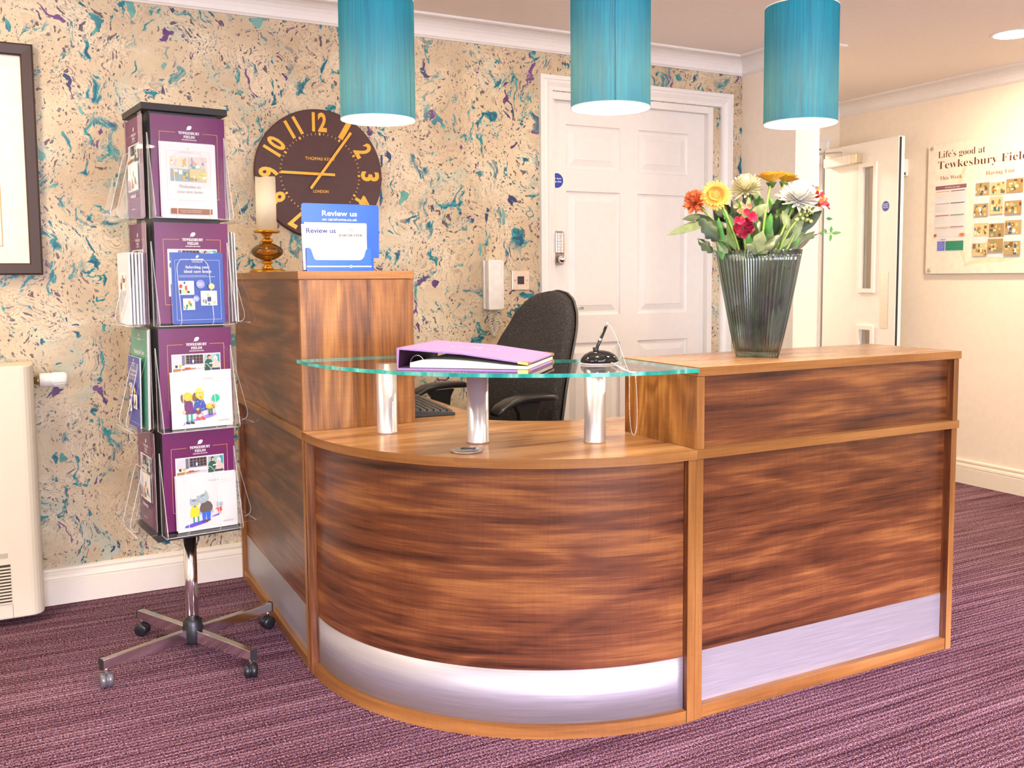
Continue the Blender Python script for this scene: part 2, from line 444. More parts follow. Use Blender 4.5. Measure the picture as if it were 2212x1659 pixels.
def carpet():
    t = NT('striped_purple_carpet'); tc = t.n('ShaderNodeTexCoord'); P = tc.outputs['Object']
    wob = t.noise(t.mapping(P, (6, 12, 1)), 1, 2, .5).outputs[0]
    sx = t.n('ShaderNodeSeparateXYZ'); t.l(P, sx.inputs[0])
    ph = t.math('ADD', t.math('MULTIPLY', sx.outputs[1], 2*PI/.0165), t.math('MULTIPLY', wob, 2.2))
    st = t.math('SINE', ph)
    st2 = t.noise(t.mapping(P, (1.5, 40, 1), (3, 3, 0)), 1, 2, .5).outputs[0]
    fl = t.noise(t.mapping(P, (190, 300, 1)), 1, 2, .8).outputs[0]
    fl2 = t.noise(t.mapping(P, (120, 230, 1), (5, 2, 0)), 1, 1, .6).outputs[0]
    a = t.math('ADD', t.math('MULTIPLY', st, .17), t.math('MULTIPLY', t.math('SUBTRACT', st2, .5), 1.0))
    a = t.math('ADD', a, t.math('MULTIPLY', t.math('SUBTRACT', fl, .5), 4.2))
    a = t.math('ADD', a, .45, True)
    c = t.ramp(a, [(.05, rgb('#1d0c14')), (.33, rgb('#4c2832')), (.58, rgb('#875a66')), (.95, rgb('#c6a4ac'))])
    c = t.mix(t.ramp(fl2, [(.58, (0, 0, 0)), (.66, (.65, .65, .65))]), c, rgb('#8a4a2c'))
    c = t.mix(t.ramp(fl2, [(.34, (.65, .65, .65)), (.42, (0, 0, 0))]), c, rgb('#33265a'))
    b = t.bsdf(c, .95); b.inputs['Specular IOR Level'].default_value = .1
    t.bump(b, a, .7, .004)
    return t.m
CARPET = carpet()

def brushed(name, col, sc=(3, 300, 1), rough=.32, metal=.7):
    t = NT(name); uv = t.n('ShaderNodeTexCoord').outputs['Object']
    n = t.noise(t.mapping(uv, sc), 1, 2, .6).outputs[0]
    c = t.ramp(n, [(.3, tuple(x*.86 for x in col)), (.7, col)])
    r = t.math('ADD', t.math('MULTIPLY', n, .18), rough-.09)
    b = t.bsdf(c, r, metal); t.bump(b, n, .15, .0004); return t.m
KICK = brushed('brushed_aluminium', (.52, .50, .50), (6, 6, 260), .48)
POST = brushed('brushed_steel_post', (.80, .79, .80), (3, 3, 3), .30, .8)

# ------------------------------------------------------------------ room shell
YW = 1.888; ZC = 2.30; XN0, XN1, YN = 1.7351, 1.8885, 1.4955; XR = 3.153; YE = 2.60
struct(MB().box(-4, XR+.1, -5.5, YE+2.2, -.05, 0).build('floor', CARPET))
struct(MB().box(-4, XR+.1, -5.5, YE+2.2, ZC, ZC+.06).build('ceiling', CEIL))
DX0, DX1, DZ = .592, 1.545, 2.045      # clear opening of the back door
b = MB(); b.box(-4, DX0, YW, YW+.12, 0, ZC); b.box(DX1, XN0, YW, YW+.12, 0, ZC); b.box(DX0, DX1, YW, YW+.12, DZ, ZC)
struct(b.build('wall_back', WALLP))
struct(MB().box(XN0, XN1, YN, YE+.1, 0, ZC).build('wall_nib', CREAM))
struct(MB().box(XR, XR+.1, -5.5, YE+2.2, 0, ZC).build('wall_right', CREAM))
b = MB(); b.box(XN1, 2.05, YE, YE+.1, 0, ZC); b.box(2.99, XR, YE, YE+.1, 0, ZC); b.box(2.05, 2.99, YE, YE+.1, 2.0, ZC)
struct(b.build('wall_corridor', CREAM))
struct(MB().box(XN1-.1, XR, YE+2.1, YE+2.2, 0, ZC).build('wall_far', CREAM))
struct(MB().box(XN0, XN1, YE+.1, YE+2.2, 0, ZC).build('wall_passage', CREAM))
b = MB(); b.box(-4.1, -4, -5.5, -3.1, 0, ZC); b.box(-4.1, -4, -1.3, YW+.12, 0, ZC); b.box(-4.1, -4, -3.1, -1.3, 0, .75); b.box(-4.1, -4, -3.1, -1.3, 2.1, ZC)
struct(b.build('wall_left', CREAM))
b = MB(); b.box(-4.1, -2.5, -5.6, -5.5, 0, ZC); b.box(1.3, XR+.1, -5.6, -5.5, 0, ZC); b.box(-2.5, 1.3, -5.6, -5.5, 0, .3); b.box(-2.5, 1.3, -5.6, -5.5, 2.2, ZC)
struct(b.build('wall_front', CREAM))

WALLPATH = [(XR, -5.5), (XR, YE), (XN1, YE), (XN1, YN), (XN0, YN), (XN0, YW), (-4, YW), (-4, -5.5)]
cv = [(0, 2.217), (.006, 2.217), (.010, 2.223)]
for k in range(7):
    a = math.radians(90*k/6); cv.append((.014+.062*(1-math.cos(a)), 2.226+.062*math.sin(a)))
cv += [(.082, 2.289), (.088, 2.292), (.088, ZC)]
b = MB(); sweep(WALLPATH, cv, b); struct(b.build('trim_1', COVE))
bp = [(.018, 0), (.018, .088), (.0145, .090), (.0145, .094), (.018, .097), (.0165, .108), (.011, .116), (.011, .122), (.014, .125), (.013, .134), (.004, .138), (0, .138)]
def bb(name, path):
    b = MB(); sweep(path, bp, b); return struct(b.build(name, CGLOSS))
bb('baseboard_back', [(.545, YW), (-4, YW)])
bb('baseboard_nib', [(XN1, YE), (XN1, YN), (XN0, YN), (XN0, YW), (1.66, YW)])
bb('baseboard_right', [(XR, -5.5), (XR, YE), (3.10, YE)])
bb('baseboard_left', [(-4, YW), (-4, -5.5)])

# architrave of the white panelled door
def arch(name, x0, x1, zt, y, prof, mt, z0=0):
    b = MB()
    for (d0, h0), (d1, h1) in zip(prof[:-1], prof[1:]):
        A = [(x0+d0, y-h0, z0), (x0+d0, y-h0, zt-d0), (x1-d0, y-h0, zt-d0), (x1-d0, y-h0, z0)]
        B = [(x0+d1, y-h1, z0), (x0+d1, y-h1, zt-d1), (x1-d1, y-h1, zt-d1), (x1-d1, y-h1, z0)]
        b.strip(A, B, 0, False)
    return struct(b.build(name, mt))
AP = [(0, 0), (0, .020), (.018, .021), (.020, .017), (.026, .0165), (.032, .019), (.036, .017), (.050, .010), (.058, .009), (.060, .012), (.066, .012), (.068, .004), (.068, -.05), (.074, -.05)]
arch('trim_2', .546, 1.6625, 2.116, YW, AP[:-2]+[(.068, -.005), (.085, -.005), (.085, -.045), (.112, -.045)], WHITE)
# ------------------------------------------------------------------ white six panel door
def panel_door(name, x0, x1, z0, z1, y, th, panels, mt):
    b = MB()
    xs = sorted({x0, x1} | {p[0] for p in panels} | {p[1] for p in panels})
    zs = sorted({z0, z1} | {p[2] for p in panels} | {p[3] for p in panels})
    isP = lambda a, c: any(p[0]-1e-6 <= a and a < p[1]-1e-6 and p[2]-1e-6 <= c and c < p[3]-1e-6 for p in panels)
    for i in range(len(xs)-1):
        for j in range(len(zs)-1):
            a, c, d, e = xs[i], xs[i+1], zs[j], zs[j+1]
            if not isP(a, d): b.add([(a, y, d), (c, y, d), (c, y, e), (a, y, e)], [(0, 1, 2, 3)])
    for p in panels:
        R = [(0, 0), (.004, .006), (.012, .009), (.020, .0095), (.046, .0025), (.048, .001)]
        for (d0, h0), (d1, h1) in zip(R[:-1], R[1:]):
            A = [(p[0]+d0, y+h0, p[2]+d0), (p[1]-d0, y+h0, p[2]+d0), (p[1]-d0, y+h0, p[3]-d0), (p[0]+d0, y+h0, p[3]-d0)]
            B = [(p[0]+d1, y+h1, p[2]+d1), (p[1]-d1, y+h1, p[2]+d1), (p[1]-d1, y+h1, p[3]-d1), (p[0]+d1, y+h1, p[3]-d1)]
            b.add(A+B, [(0, 1, 5, 4), (1, 2, 6, 5), (2, 3, 7, 6), (3, 0, 4, 7)])
        b.add(B, [(0, 1, 2, 3)])
    b.add([(x0, y, z0), (x1, y, z0), (x1, y, z1), (x0, y, z1), (x0, y+th, z0), (x1, y+th, z0), (x1, y+th, z1), (x0, y+th, z1)],
          [(0, 1, 5, 4), (1, 2, 6, 5), (2, 3, 7, 6), (3, 0, 4, 7), (4, 5, 6, 7)])
    return b.build(name, mt)
YD = 1.915
P6 = [(.703, 1.006), (1.107, 1.415)]
door1 = panel_door('door_1', .617, 1.514, .006, 2.012, YD, .04,
    [(a, c, 1.700, 1.908) for a, c in P6]+[(a, c, 1.012, 1.600) for a, c in P6]+[(a, c, .22, .88) for a, c in P6], WHITE)
struct(door1)
b = MB(); b.box(.592, .6165, YW-.004, YW+.12, 0, DZ); b.box(1.5145, 1.545, YW-.004, YW+.12, 0, DZ); b.box(.6165, 1.5145, YW-.004, YW+.12, 2.0125, DZ)
struct(b.build('trim_3', WHITE))
# lever handle on the door
b = MB(); hx, hz = .668, 1.05
def ydisk(b, x, y0, y1, z, r, seg=24, mi=0):
    n = seg; v = [(x+r*math.cos(2*PI*k/n), y0, z+r*math.sin(2*PI*k/n)) for k in range(n)]+[(x+r*math.cos(2*PI*k/n), y1, z+r*math.sin(2*PI*k/n)) for k in range(n)]
    b.add(v, [tuple(range(n)), tuple(range(n, 2*n))[::-1]], mi); b.add(v, [(k, (k+1) % n, n+(k+1) % n, n+k) for k in range(n)], mi, True)
ydisk(b, hx, YD-.010, YD, hz, .026)
b.tube([(hx, YD-.005, hz), (hx, YD-.042, hz), (hx+.012, YD-.052, hz), (hx+.03, YD-.055, hz), (hx+.093, YD-.055, hz)], .009, 12)
hd = b.build('door_handle', CHROME, door1)
# keypad lock
lk = thing('keypad_lock', 'silver push-button keypad lock with round knob on the white panelled door', 'lock', (.65, YD, 1.26))
b = MB(); pts = rrect(-.031, -.008, .031, .150, .014); b.add([(x, -.020, z) for x, z in pts]+[(x, 0, z) for x, z in pts], [tuple(range(len(pts))), tuple(range(len(pts), 2*len(pts)))[::-1]])
n = len(pts); b.add([(x, -.020, z) for x, z in pts]+[(x, 0, z) for x, z in pts], [(k, (k+1) % n, n+(k+1) % n, n+k) for k in range(n)], 0, True)
b.build('backplate', mat('lock_bronze', (.34, .28, .22), .35, .8), lk)
b = MB(); b.box(-.021, .024, -.032, -.020, .046, .143); b.build('button_panel', STEEL, lk, bevel=.004)
for i in range(14):
    b = MB(); ydisk(b, -.009+.020*(i % 2), -.037, -.032, .054+.0133*(i//2), .0048, 12); b.build('button', CHROME, lk)
b = MB(); b.ball((.004, -.045, .018), .019, 20, 12, sc=(1, .9, 1)); ydisk(b, .004, -.035, -.020, .018, .010, 16); b.build('knob', CHROME, lk)
# fire door sign, half a disc seen beside the frame
BLUE = mat('sign_blue', rgb('#1d3fa8'), .35)
def sign(name, M, r, l1, label, clip=False):
    p = Print(); p.ell(0, 0, r, r, BLUE, n=40)
    for k, s_ in enumerate(l1): p.text(s_, 0, r*(.18-.42*k) if len(l1) == 2 else r*(.32-.34*k), r*.26, WINK, .012, w=r*1.45)
    p.lay = 0
    o = p.done(name, M=M); tag(o, label, 'sign'); return o
sign('fire_door_sign', frameM((.653, YD-.0012, 1.645), (1, 0, 0), (0, 0, 1)), .034, ['Fire door', 'keep shut'], 'round blue fire door sign above the keypad lock on the white panelled door')

# ------------------------------------------------------------------ corridor door standing open
struct_head = arch('trim_4', 1.965, 3.062, 2.083, YE, [(0, 0), (0, .018), (.02, .019), (.03, .014), (.05, .012), (.06, .012), (.075, .012), (.075, 0), (.083, 0), (.083, -.1)], WHITE)
H = Vector((2.992, 2.562, 0)); E_ = Vector((2.903, 1.900, 0)); dd = (E_-H).normalized(); LW = (E_-H).length
nn_ = Vector((-dd.y, dd.x, 0))   # towards the right wall?
if nn_.x < 0: nn_ = -nn_
DM = Matrix.Identity(4)
for i in range(3): DM[i][0], DM[i][1], DM[i][2], DM[i][3] = dd[i], nn_[i], (0, 0, 1)[i], H[i]
b = MB(); b.T = DM; th = .044
W1 = (.366, .470, 1.115, 1.845); W2 = (.366, .470, .30, .865)
for a, c, z0, z1 in ((0, W1[0], .01, 1.995), (W1[1], LW, .01, 1.995), (W1[0], W1[1], 1.845, 1.995), (W1[0], W1[1], .865, 1.115), (W1[0], W1[1], .01, .30)):
    b.box(a, c, 0, th, z0, z1)
leaf = struct(b.build('door_2', WHITE))
for Wn in (W1, W2):
    b = MB(); b.T = DM; a, c, z0, z1 = Wn; t_ = .025
    for (p, q, r, s_) in ((a-t_, a, z0-t_, z1+t_), (c, c+t_, z0-t_, z1+t_), (a, c, z1, z1+t_), (a, c, z0-t_, z0)): b.box(p, q, -.012, 0, r, s_)
    b.build('vision_frame', WHITE, leaf)
    b = MB(); b.T = DM; b.box(a, c, .018, .024, z0, z1); b.build('vision_glass', thin_glass('vision_glass', (.86, .86, .84), 1.5, .01), leaf)
b = MB(); b.T = DM; b.box(.545, .610, -.002, 0, .88, 1.215); b.build('push_plate', STEEL, leaf)
b = MB(); b.T = DM; b.box(LW, LW+.002, .006, .020, .02, 1.99); b.build('smoke_seal', BLACKM, leaf)
b = MB(); b.T = DM; b.box(.055, .305, -.055, 0, 1.872, 1.930); b.build('door_closer', WHITE, leaf, bevel=.003)
b = MB(); b.T = DM; b.box(.305, .360, -.050, 0, 1.875, 1.930); b.build('closer_cap', mat('closer_gold', (.62, .52, .38), .35, .6), leaf, bevel=.003)
b = MB(); b.T = DM; b.tube([(.22, -.03, 1.935), (.20, -.035, 1.955), (.06, -.13, 1.957), (-.035, -.22, 1.957)], .006, 8); b.build('closer_arm', STEEL, leaf)
Ms = DM @ frameM((.572, -.0012, 1.600), (1, 0, 0), (0, 0, 1))
sign('fire_door_sign', Ms, .030, ['Automatic', 'fire door', 'keep clear'], 'small round blue sign on the open corridor door')
# magnetic hold-open on the right wall
hm = thing('door_holder', 'white magnetic door holder fixed to the cream wall beside the open door', 'door holder', (XR, 2.09, 1.84))
b = MB(); b.box(-.035, 0, -.05, .04, -.05, .05); b.build('housing', WHITE, hm, bevel=.004)
b = MB(); b.T = Matrix.Rotation(-PI/2, 4, 'Y'); b.lathe([(0, .048), (.020, .048), (.022, .035), (.022, .030)], 20, c=(.005, .01, 0)); b.build('magnet', mat('holder_white', (.8, .78, .7), .3), hm)
b = MB(); b.box(-.045, -.030, -.055, -.040, -.045, -.030); b.build('latch', BLACKM, hm)

# ------------------------------------------------------------------ reception desk
ZW, TB, ZU, ZL = .74, .0245, .9589, 1.2182
XL, YL, X1 = -.8309, .825, 1.0246
def board(name, x0, x1, y0, y1, z0, z1, grain, edges=(), mats=(WALNUT, EDGE), parent=None, uvo=(0, 0), bevel=.0008):
    b = MB(); b.box(x0, x1, y0, y1, z0, z1)
    for e in edges: b.m[{'b': 0, 't': 1, 'y0': 2, 'y1': 3, 'x0': 4, 'x1': 5}[e]] = 1
    return b.build(name, list(mats), parent, grain=grain, uvo=uvo, bevel=bevel, bseg=1)
ER = [EDGE]
# right straight module
t = thing('reception_desk_module', 'straight walnut desk front on the right with a brushed metal kick plate', 'reception desk')
board('front_panel', .0245, 1.0001, .030, .048, .035, ZW-TB, 'x', (), parent=t, uvo=(.3, .1))
board('end_panel', 0, .0245, .003, .59, 0, ZW-TB, 'z', ('y0',), parent=t, uvo=(2, 1))
board('end_panel', 1.0001, X1, .003, .59, 0, ZW-TB, 'z', ('y0',), parent=t, uvo=(3, 1))
board('base_rail', .0245, 1.0001, .006, .030, 0, .036, 'x', ('y0', 't'), mats=(EDGE, EDGE), parent=t)
b = MB(); b.box(.0247, .9999, .0285, .030, .036, .1775); b.build('kick_plate', KICK, t)
# left straight module
t = thing('reception_desk_module', 'walnut desk side running back to the patterned wall beside the leaflet stand', 'reception desk')
board('side_panel', XL+.020, XL+.038, YL+.0245, 1.85, .035, ZW-TB, 'y', (), parent=t, uvo=(.7, 2.1))
board('end_panel', XL+.002, -.28, YL, YL+.0245, 0, ZW-TB, 'z', ('x0',), parent=t, uvo=(5, 3))
board('end_panel', XL+.002, -.28, 1.85-.002, 1.870, 0, ZW-TB, 'z', ('x0',), parent=t, uvo=(6, 3))
board('base_rail', XL+.004, XL+.020, YL+.0245, 1.848, 0, .034, 'y', (), mats=(EDGE, EDGE), parent=t)
b = MB(); b.box(XL+.0185, XL+.020, YL+.0247, 1.8478, .034, .1775); b.build('kick_plate', KICK, t)
# curved corner module
CC = (-.003, .822)
def cpt(r, a): return (CC[0]-r*math.cos(a), CC[1]-r*math.sin(a))
t = thing('reception_desk_module', 'curved walnut corner of the desk with a curved brushed metal kick plate', 'reception desk')
def carc(name, r0, r1, z0, z1, mt, a0, a1, uvo=(0, 0), n=64, grain='x'):
    b = MB(); A = [a0+(a1-a0)*i/n for i in range(n+1)]
    out = [cpt(r1, a) for a in A]; inn = [cpt(r0, a) for a in A]
    def q(p, z): return [(x, y, z) for x, y in p]
    U = [(r1*a, 0) for a in A]
    b.strip(q(out, z0), q(out, z1), 0, True, [(u[0], z0) for u in U]+[(u[0], z1) for u in U])
    b.strip(q(inn, z1), q(inn, z0), 0, True, [(u[0], z1) for u in U]+[(u[0], z0) for u in U])
    b.strip(q(out, z1), q(inn, z1), 0, False, [(u[0], 0) for u in U]+[(u[0], .03) for u in U])
    b.strip(q(inn, z0), q(out, z0), 0, False, [(u[0], 0) for u in U]+[(u[0], .03) for u in U])
    for a in (A[0], A[-1]):
        p, s_ = cpt(r0, a), cpt(r1, a); b.add([(*p, z0), (*s_, z0), (*s_, z1), (*p, z1)], [(0, 1, 2, 3)], 0, False, [(0, 0), (.02, 0), (.02, .5), (0, .5)])
    o = b.build(name, mt, t, grain=grain, uvo=uvo); return o
ea = .030
carc('curved_panel', .785, .802, .035, ZW-TB, WALNUT, ea, PI/2-ea, (1.7, 4.3))
carc('base_rail', .802, .8195, 0, .034, EDGE, ea, PI/2-ea)
carc('kick_plate', .802, .8035, .034, .1775, KICK, ea, PI/2-ea, grain=None)
board('end_panel', XL+.004, -.30, YL-.0245, YL-.0003, 0, ZW-TB, 'z', ('x0',), parent=t, uvo=(7, 3))
board('end_panel', -.0248, -.0003, .003, .59, 0, ZW-TB, 'z', ('y0',), parent=t, uvo=(8, 3))
# worktops
def worktop(name, pts, label, uvo, smooth=False):
    b = MB(); n = len(pts)
    b.prism(pts, ZW-TB, ZW, 0, 1)
    o = b.build(name, [WALTOP, EDGE], None, grain='x', uvo=uvo, bevel=.0008, bseg=1)
    tag(o, label, 'worktop'); return o
outer = []
for i in range(49):
    a = PI/2*i/48; r = .8265+.0165*math.sin(2*a)**.8
    outer.append(cpt(r, a))
outer = [(XL-.004, YL-.0003)]+[p for p in outer[1:-1]]+[(-.0003, -.004)]
inner = [(-.0003, .61)]+[(-.0759, .6287), (-.140, .662), (-.2031, .7035), (-.250, .752), (-.285, .800), (-.300, YL-.0003)]
worktop('worktop', outer+inner, 'quarter-round walnut worktop on the curved corner under the glass shelf', (.2, .4))
worktop('worktop', [(0, -.004), (X1+.001, -.004), (X1+.001, .60), (0, .60)], 'straight walnut worktop inside the right desk wing, below the vase counter', (1.2, 1.4))
worktop('worktop', [(XL-.004, YL), (-.30, YL), (-.232, .845), (-.229, .99), (-.212, 1.53), (-.205, 1.868), (XL-.004, 1.868)], 'walnut worktop holding the keyboard beside the tall cabinet', (2.2, 2.4))
# right riser
t = thing('counter_riser', 'low walnut counter box with overhanging top that the vase stands on', 'counter')
board('front_panel', .0245, 1.0001, .026, .042, ZW, ZU-TB, 'x', (), parent=t, uvo=(.1, 3.3))
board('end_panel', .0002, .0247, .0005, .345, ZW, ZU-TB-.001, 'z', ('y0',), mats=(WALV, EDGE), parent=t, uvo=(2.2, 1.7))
board('end_panel', 1.0001, X1-.003, .0005, .345, ZW, ZU-TB-.001, 'z', ('y0',), parent=t, uvo=(3.3, 1.7))
board('counter_top', 0, X1+.004, -.003, .362, ZU-TB, ZU, 'x', ('y0', 'x0', 'x1', 'y1'), mats=(WALTOP, EDGE), parent=t, uvo=(.5, .5))
# left riser
t = thing('cabinet', 'tall walnut cabinet at the left end of the desk carrying the candle holder', 'cabinet')
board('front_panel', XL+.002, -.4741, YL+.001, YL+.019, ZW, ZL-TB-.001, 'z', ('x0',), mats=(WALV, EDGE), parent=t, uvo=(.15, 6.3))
board('side_panel', XL+.005, XL+.020, YL+.019, 1.865, ZW, ZL-TB, 'y', (), parent=t, uvo=(4.4, 1.2))
board('side_panel', -.492, -.474, YL+.019, 1.865, ZW, ZL-TB, 'y', (), parent=t, uvo=(6.4, 1.2))
board('cabinet_top', XL-.003, -.472, YL-.002, 1.868, ZL-TB, ZL, 'x', ('y0', 'x0', 'x1', 'y1'), mats=(WALTOP, EDGE), parent=t, uvo=(3.5, .5))

# glass shelf on three posts
GT = .9569; GB = GT-.010
gs = thing('glass_shelf', 'curved clear glass shelf with turquoise edge raised over the corner worktop', 'glass shelf')
go = []
for i in range(49):
    a = PI/2*(i/48); r = .842+.008*math.sin(2*a)
    go.append(cpt(r, a))
go = [(-.845, .818)]+go[1:-1]+[(-.010, -.022)]
gi = [(-.010, .385), (-.06, .380), (-.12, .383), (-.1463, .390), (-.192, .4186), (-.26, .475), (-.33, .55), (-.40, .65), (-.455, .75), (-.50, .805), (-.521, .8096)]
GP = go+gi
def teal_edge():
    t = NT('glass_edge_turquoise'); d = t.n('ShaderNodeBsdfGlass'); d.inputs[0].default_value = (.35, .95, .85, 1); d.inputs['Roughness'].default_value = .05
    uv = t.n('ShaderNodeTexCoord').outputs['Object']; nz = t.noise(t.mapping(uv, (1, 1, .2)), 22, 2)
    c = t.ramp(nz.outputs[0], [(.35, rgb('#0b9f9c')), (.5, rgb('#22bfae')), (.62, rgb('#8fe3d3')), (.7, rgb('#12888c'))])
    p = t.n('ShaderNodeBsdfPrincipled'); t.l(c, p.inputs['Base Color']); p.inputs['Roughness'].default_value = .08
    m2 = t.n('ShaderNodeMixShader'); m2.inputs[0].default_value = .72
    t.l(d.outputs[0], m2.inputs[1]); t.l(p.outputs[0], m2.inputs[2]); t.l(m2.outputs[0], t.out.inputs[0]); return t.m
b = MB(); b.prism(GP, GB, GT, 0, 1)
b.build('glass_top', [thin_glass('shelf_glass', (.98, .993, .99), 1.5, .005), teal_edge()], gs)
for (x, y) in ((-.6178, .6767), (-.4536, .3917), (-.1706, .2355)):
    b = MB(); b.lathe([(.0, ZW), (.0305, ZW), (.0305, ZW+.006), (.0298, ZW+.007), (.0298, GB-.001), (0, GB-.001)], 40, c=(x, y, 0))
    b.build('post', POST, gs)
# cable grommet
g = thing('cable_grommet', 'round metal cable grommet let into the worktop by the middle glass shelf post', 'cable grommet', (-.535, .288, ZW))
b = MB(); b.lathe([(0, .0008), (.0415, .0008), (.043, .002), (.043, .0035), (.041, .0045), (0, .0048)], 40); b.build('cover', STEEL, g)
b = MB(); b.T = Matrix.Rotation(math.radians(-28), 4, 'Z'); b.box(-.016, .024, .004, .024, .0049, .0056); b.build('cable_slot', INK, g)

# ------------------------------------------------------------------ pendant lamps
def shade_mat():
    t = NT('teal_silk_shade'); uv = t.n('ShaderNodeTexCoord').outputs['Object']
    n = t.noise(t.mapping(uv, (150, 150, 3)), 1, 3, .6).outputs[0]
    n2 = t.noise(t.mapping(uv, (420, 420, 8)), 1, 2, .6).outputs[0]
    c = t.ramp(t.math('ADD', t.math('MULTIPLY', n, .5), t.math('MULTIPLY', n2, .5)), [(.34, rgb('#005470')), (.5, rgb('#007896')), (.64, rgb('#008ca4'))])
    d = t.n('ShaderNodeBsdfDiffuse'); t.l(c, d.inputs[0])
    g = t.n('ShaderNodeBsdfGlossy'); g.inputs['Roughness'].default_value = .45; g.inputs[0].default_value = (.5, .9, .95, 1)
    m1 = t.n('ShaderNodeMixShader'); m1.inputs[0].default_value = .03; t.l(d.outputs[0], m1.inputs[1]); t.l(g.outputs[0], m1.inputs[2])
    tr = t.n('ShaderNodeBsdfTranslucent'); tr.inputs[0].default_value = (.50, .66, .48, 1)
    m2 = t.n('ShaderNodeMixShader'); m2.inputs[0].default_value = .055; t.l(m1.outputs[0], m2.inputs[1]); t.l(tr.outputs[0], m2.inputs[2])
    t.l(m2.outputs[0], t.out.inputs[0]); return t.m
def lining_mat():
    t = NT('white_shade_lining'); d = t.n('ShaderNodeBsdfDiffuse'); d.inputs[0].default_value = (.60, .56, .47, 1)
    tr = t.n('ShaderNodeBsdfTranslucent'); tr.inputs[0].default_value = (.9, .85, .75, 1)
    m2 = t.n('ShaderNodeMixShader'); m2.inputs[0].default_value = .3; t.l(d.outputs[0], m2.inputs[1]); t.l(tr.outputs[0], m2.inputs[2])
    t.l(m2.outputs[0], t.out.inputs[0]); return t.m
SH, LIN = shade_mat(), lining_mat(); CORD = mat('white_cord', (.85, .84, .82), .5); BULB = emis('warm_bulb', (1, .84, .58), 260)
WR = mat('seam_thread', rgb('#01566b'), .6)
def pendant(x, y, z, seam, label):
    t = thing('pendant_lamp', label, 'lamp', (x, y, z), group='turquoise pendant lamps over the desk')
    Hh, R = .312, .100
    b = MB(); b.lathe([(R, 0), (R, Hh)], 64); b.m = [0]*len(b.m); b.f = b.f[:64]; b.m = b.m[:64]; b.s = b.s[:64]
    sd = b.build('shade', SH, t)
    b = MB(); b.lathe([(R-.0012, 0), (R-.0012, Hh)], 64); b.f = b.f[:64]; b.m = b.m[:64]; b.s = b.s[:64]
    b.build('lining', LIN, t)
    for zz in (0, Hh):
        b = MB(); b.lathe([(R+.0004, zz-.001), (R+.0004, zz+.0012), (R-.0022, zz+.0012), (R-.0022, zz-.001)], 64, closed=True)
        b.build('rim', CORD, t)
    b = MB(); a = seam
    b.tube([(math.cos(a)*(R+.0003), math.sin(a)*(R+.0003), .002), (math.cos(a)*(R+.0003), math.sin(a)*(R+.0003), Hh-.002)], .0006, 6); b.build('seam', WR, t)
    b = MB()
    for k in range(3):
        a = 2*PI*k/3; b.tube([(0, 0, Hh-.02), (math.cos(a)*(R-.002), math.sin(a)*(R-.002), Hh-.006)], .0015, 6)
    b.lathe([(.022, Hh-.026), (.022, Hh-.014)], 20, cap=False); b.build('spider', CORD, t)
    b = MB(); b.lathe([(0, Hh+.02), (.012, Hh+.015), (.018, Hh-.005), (.018, .16), (.016, .15), (0, .15)], 20); b.build('lamp_holder', CORD, t)
    b = MB(); b.ball((0, 0, .034), .024, 20, 14, sc=(1, 1, 1.15)); b.lathe([(.014, .058), (.013, .152)], 16); b.build('bulb', BULB, t)
    b = MB(); b.tube([(0, 0, Hh+.01), (0, 0, ZC-z-.02)], .0035, 10); b.build('cord', CORD, t)
    b = MB(); b.lathe([(0, ZC-z-.032), (.03, ZC-z-.030), (.042, ZC-z-.012), (.045, ZC-z)], 28); b.build('ceiling_rose', CORD, t)
    l = bpy.data.lights.new('pendant_light', 'SPOT'); l.energy = PEND_W; l.color = (1, .80, .55); l.shadow_soft_size = .03; l.spot_size = math.radians(112); l.spot_blend = .6
    o = bpy.data.objects.new('pendant_light', l); COL.objects.link(o); o.parent = t; o.location = (0, 0, .022)
    l = bpy.data.lights.new('pendant_uplight', 'SPOT'); l.energy = 7; l.color = (1, .84, .64); l.shadow_soft_size = .03; l.spot_size = math.radians(150); l.spot_blend = .8
    o = bpy.data.objects.new('pendant_uplight', l); COL.objects.link(o); o.parent = t; o.location = (.03, .02, Hh-.03); o.rotation_euler = (PI, 0, 0)
PEND_W = 13
pendant(-.681, .518, 1.621, math.radians(-50), 'turquoise drum pendant lamp in front of the clock')
pendant(-.225, .070, 1.618, math.radians(-116), 'turquoise drum pendant lamp in front of the white panelled door')
pendant(.369, .027, 1.615, math.radians(60), 'turquoise drum pendant lamp nearest the notice board, above the flowers')

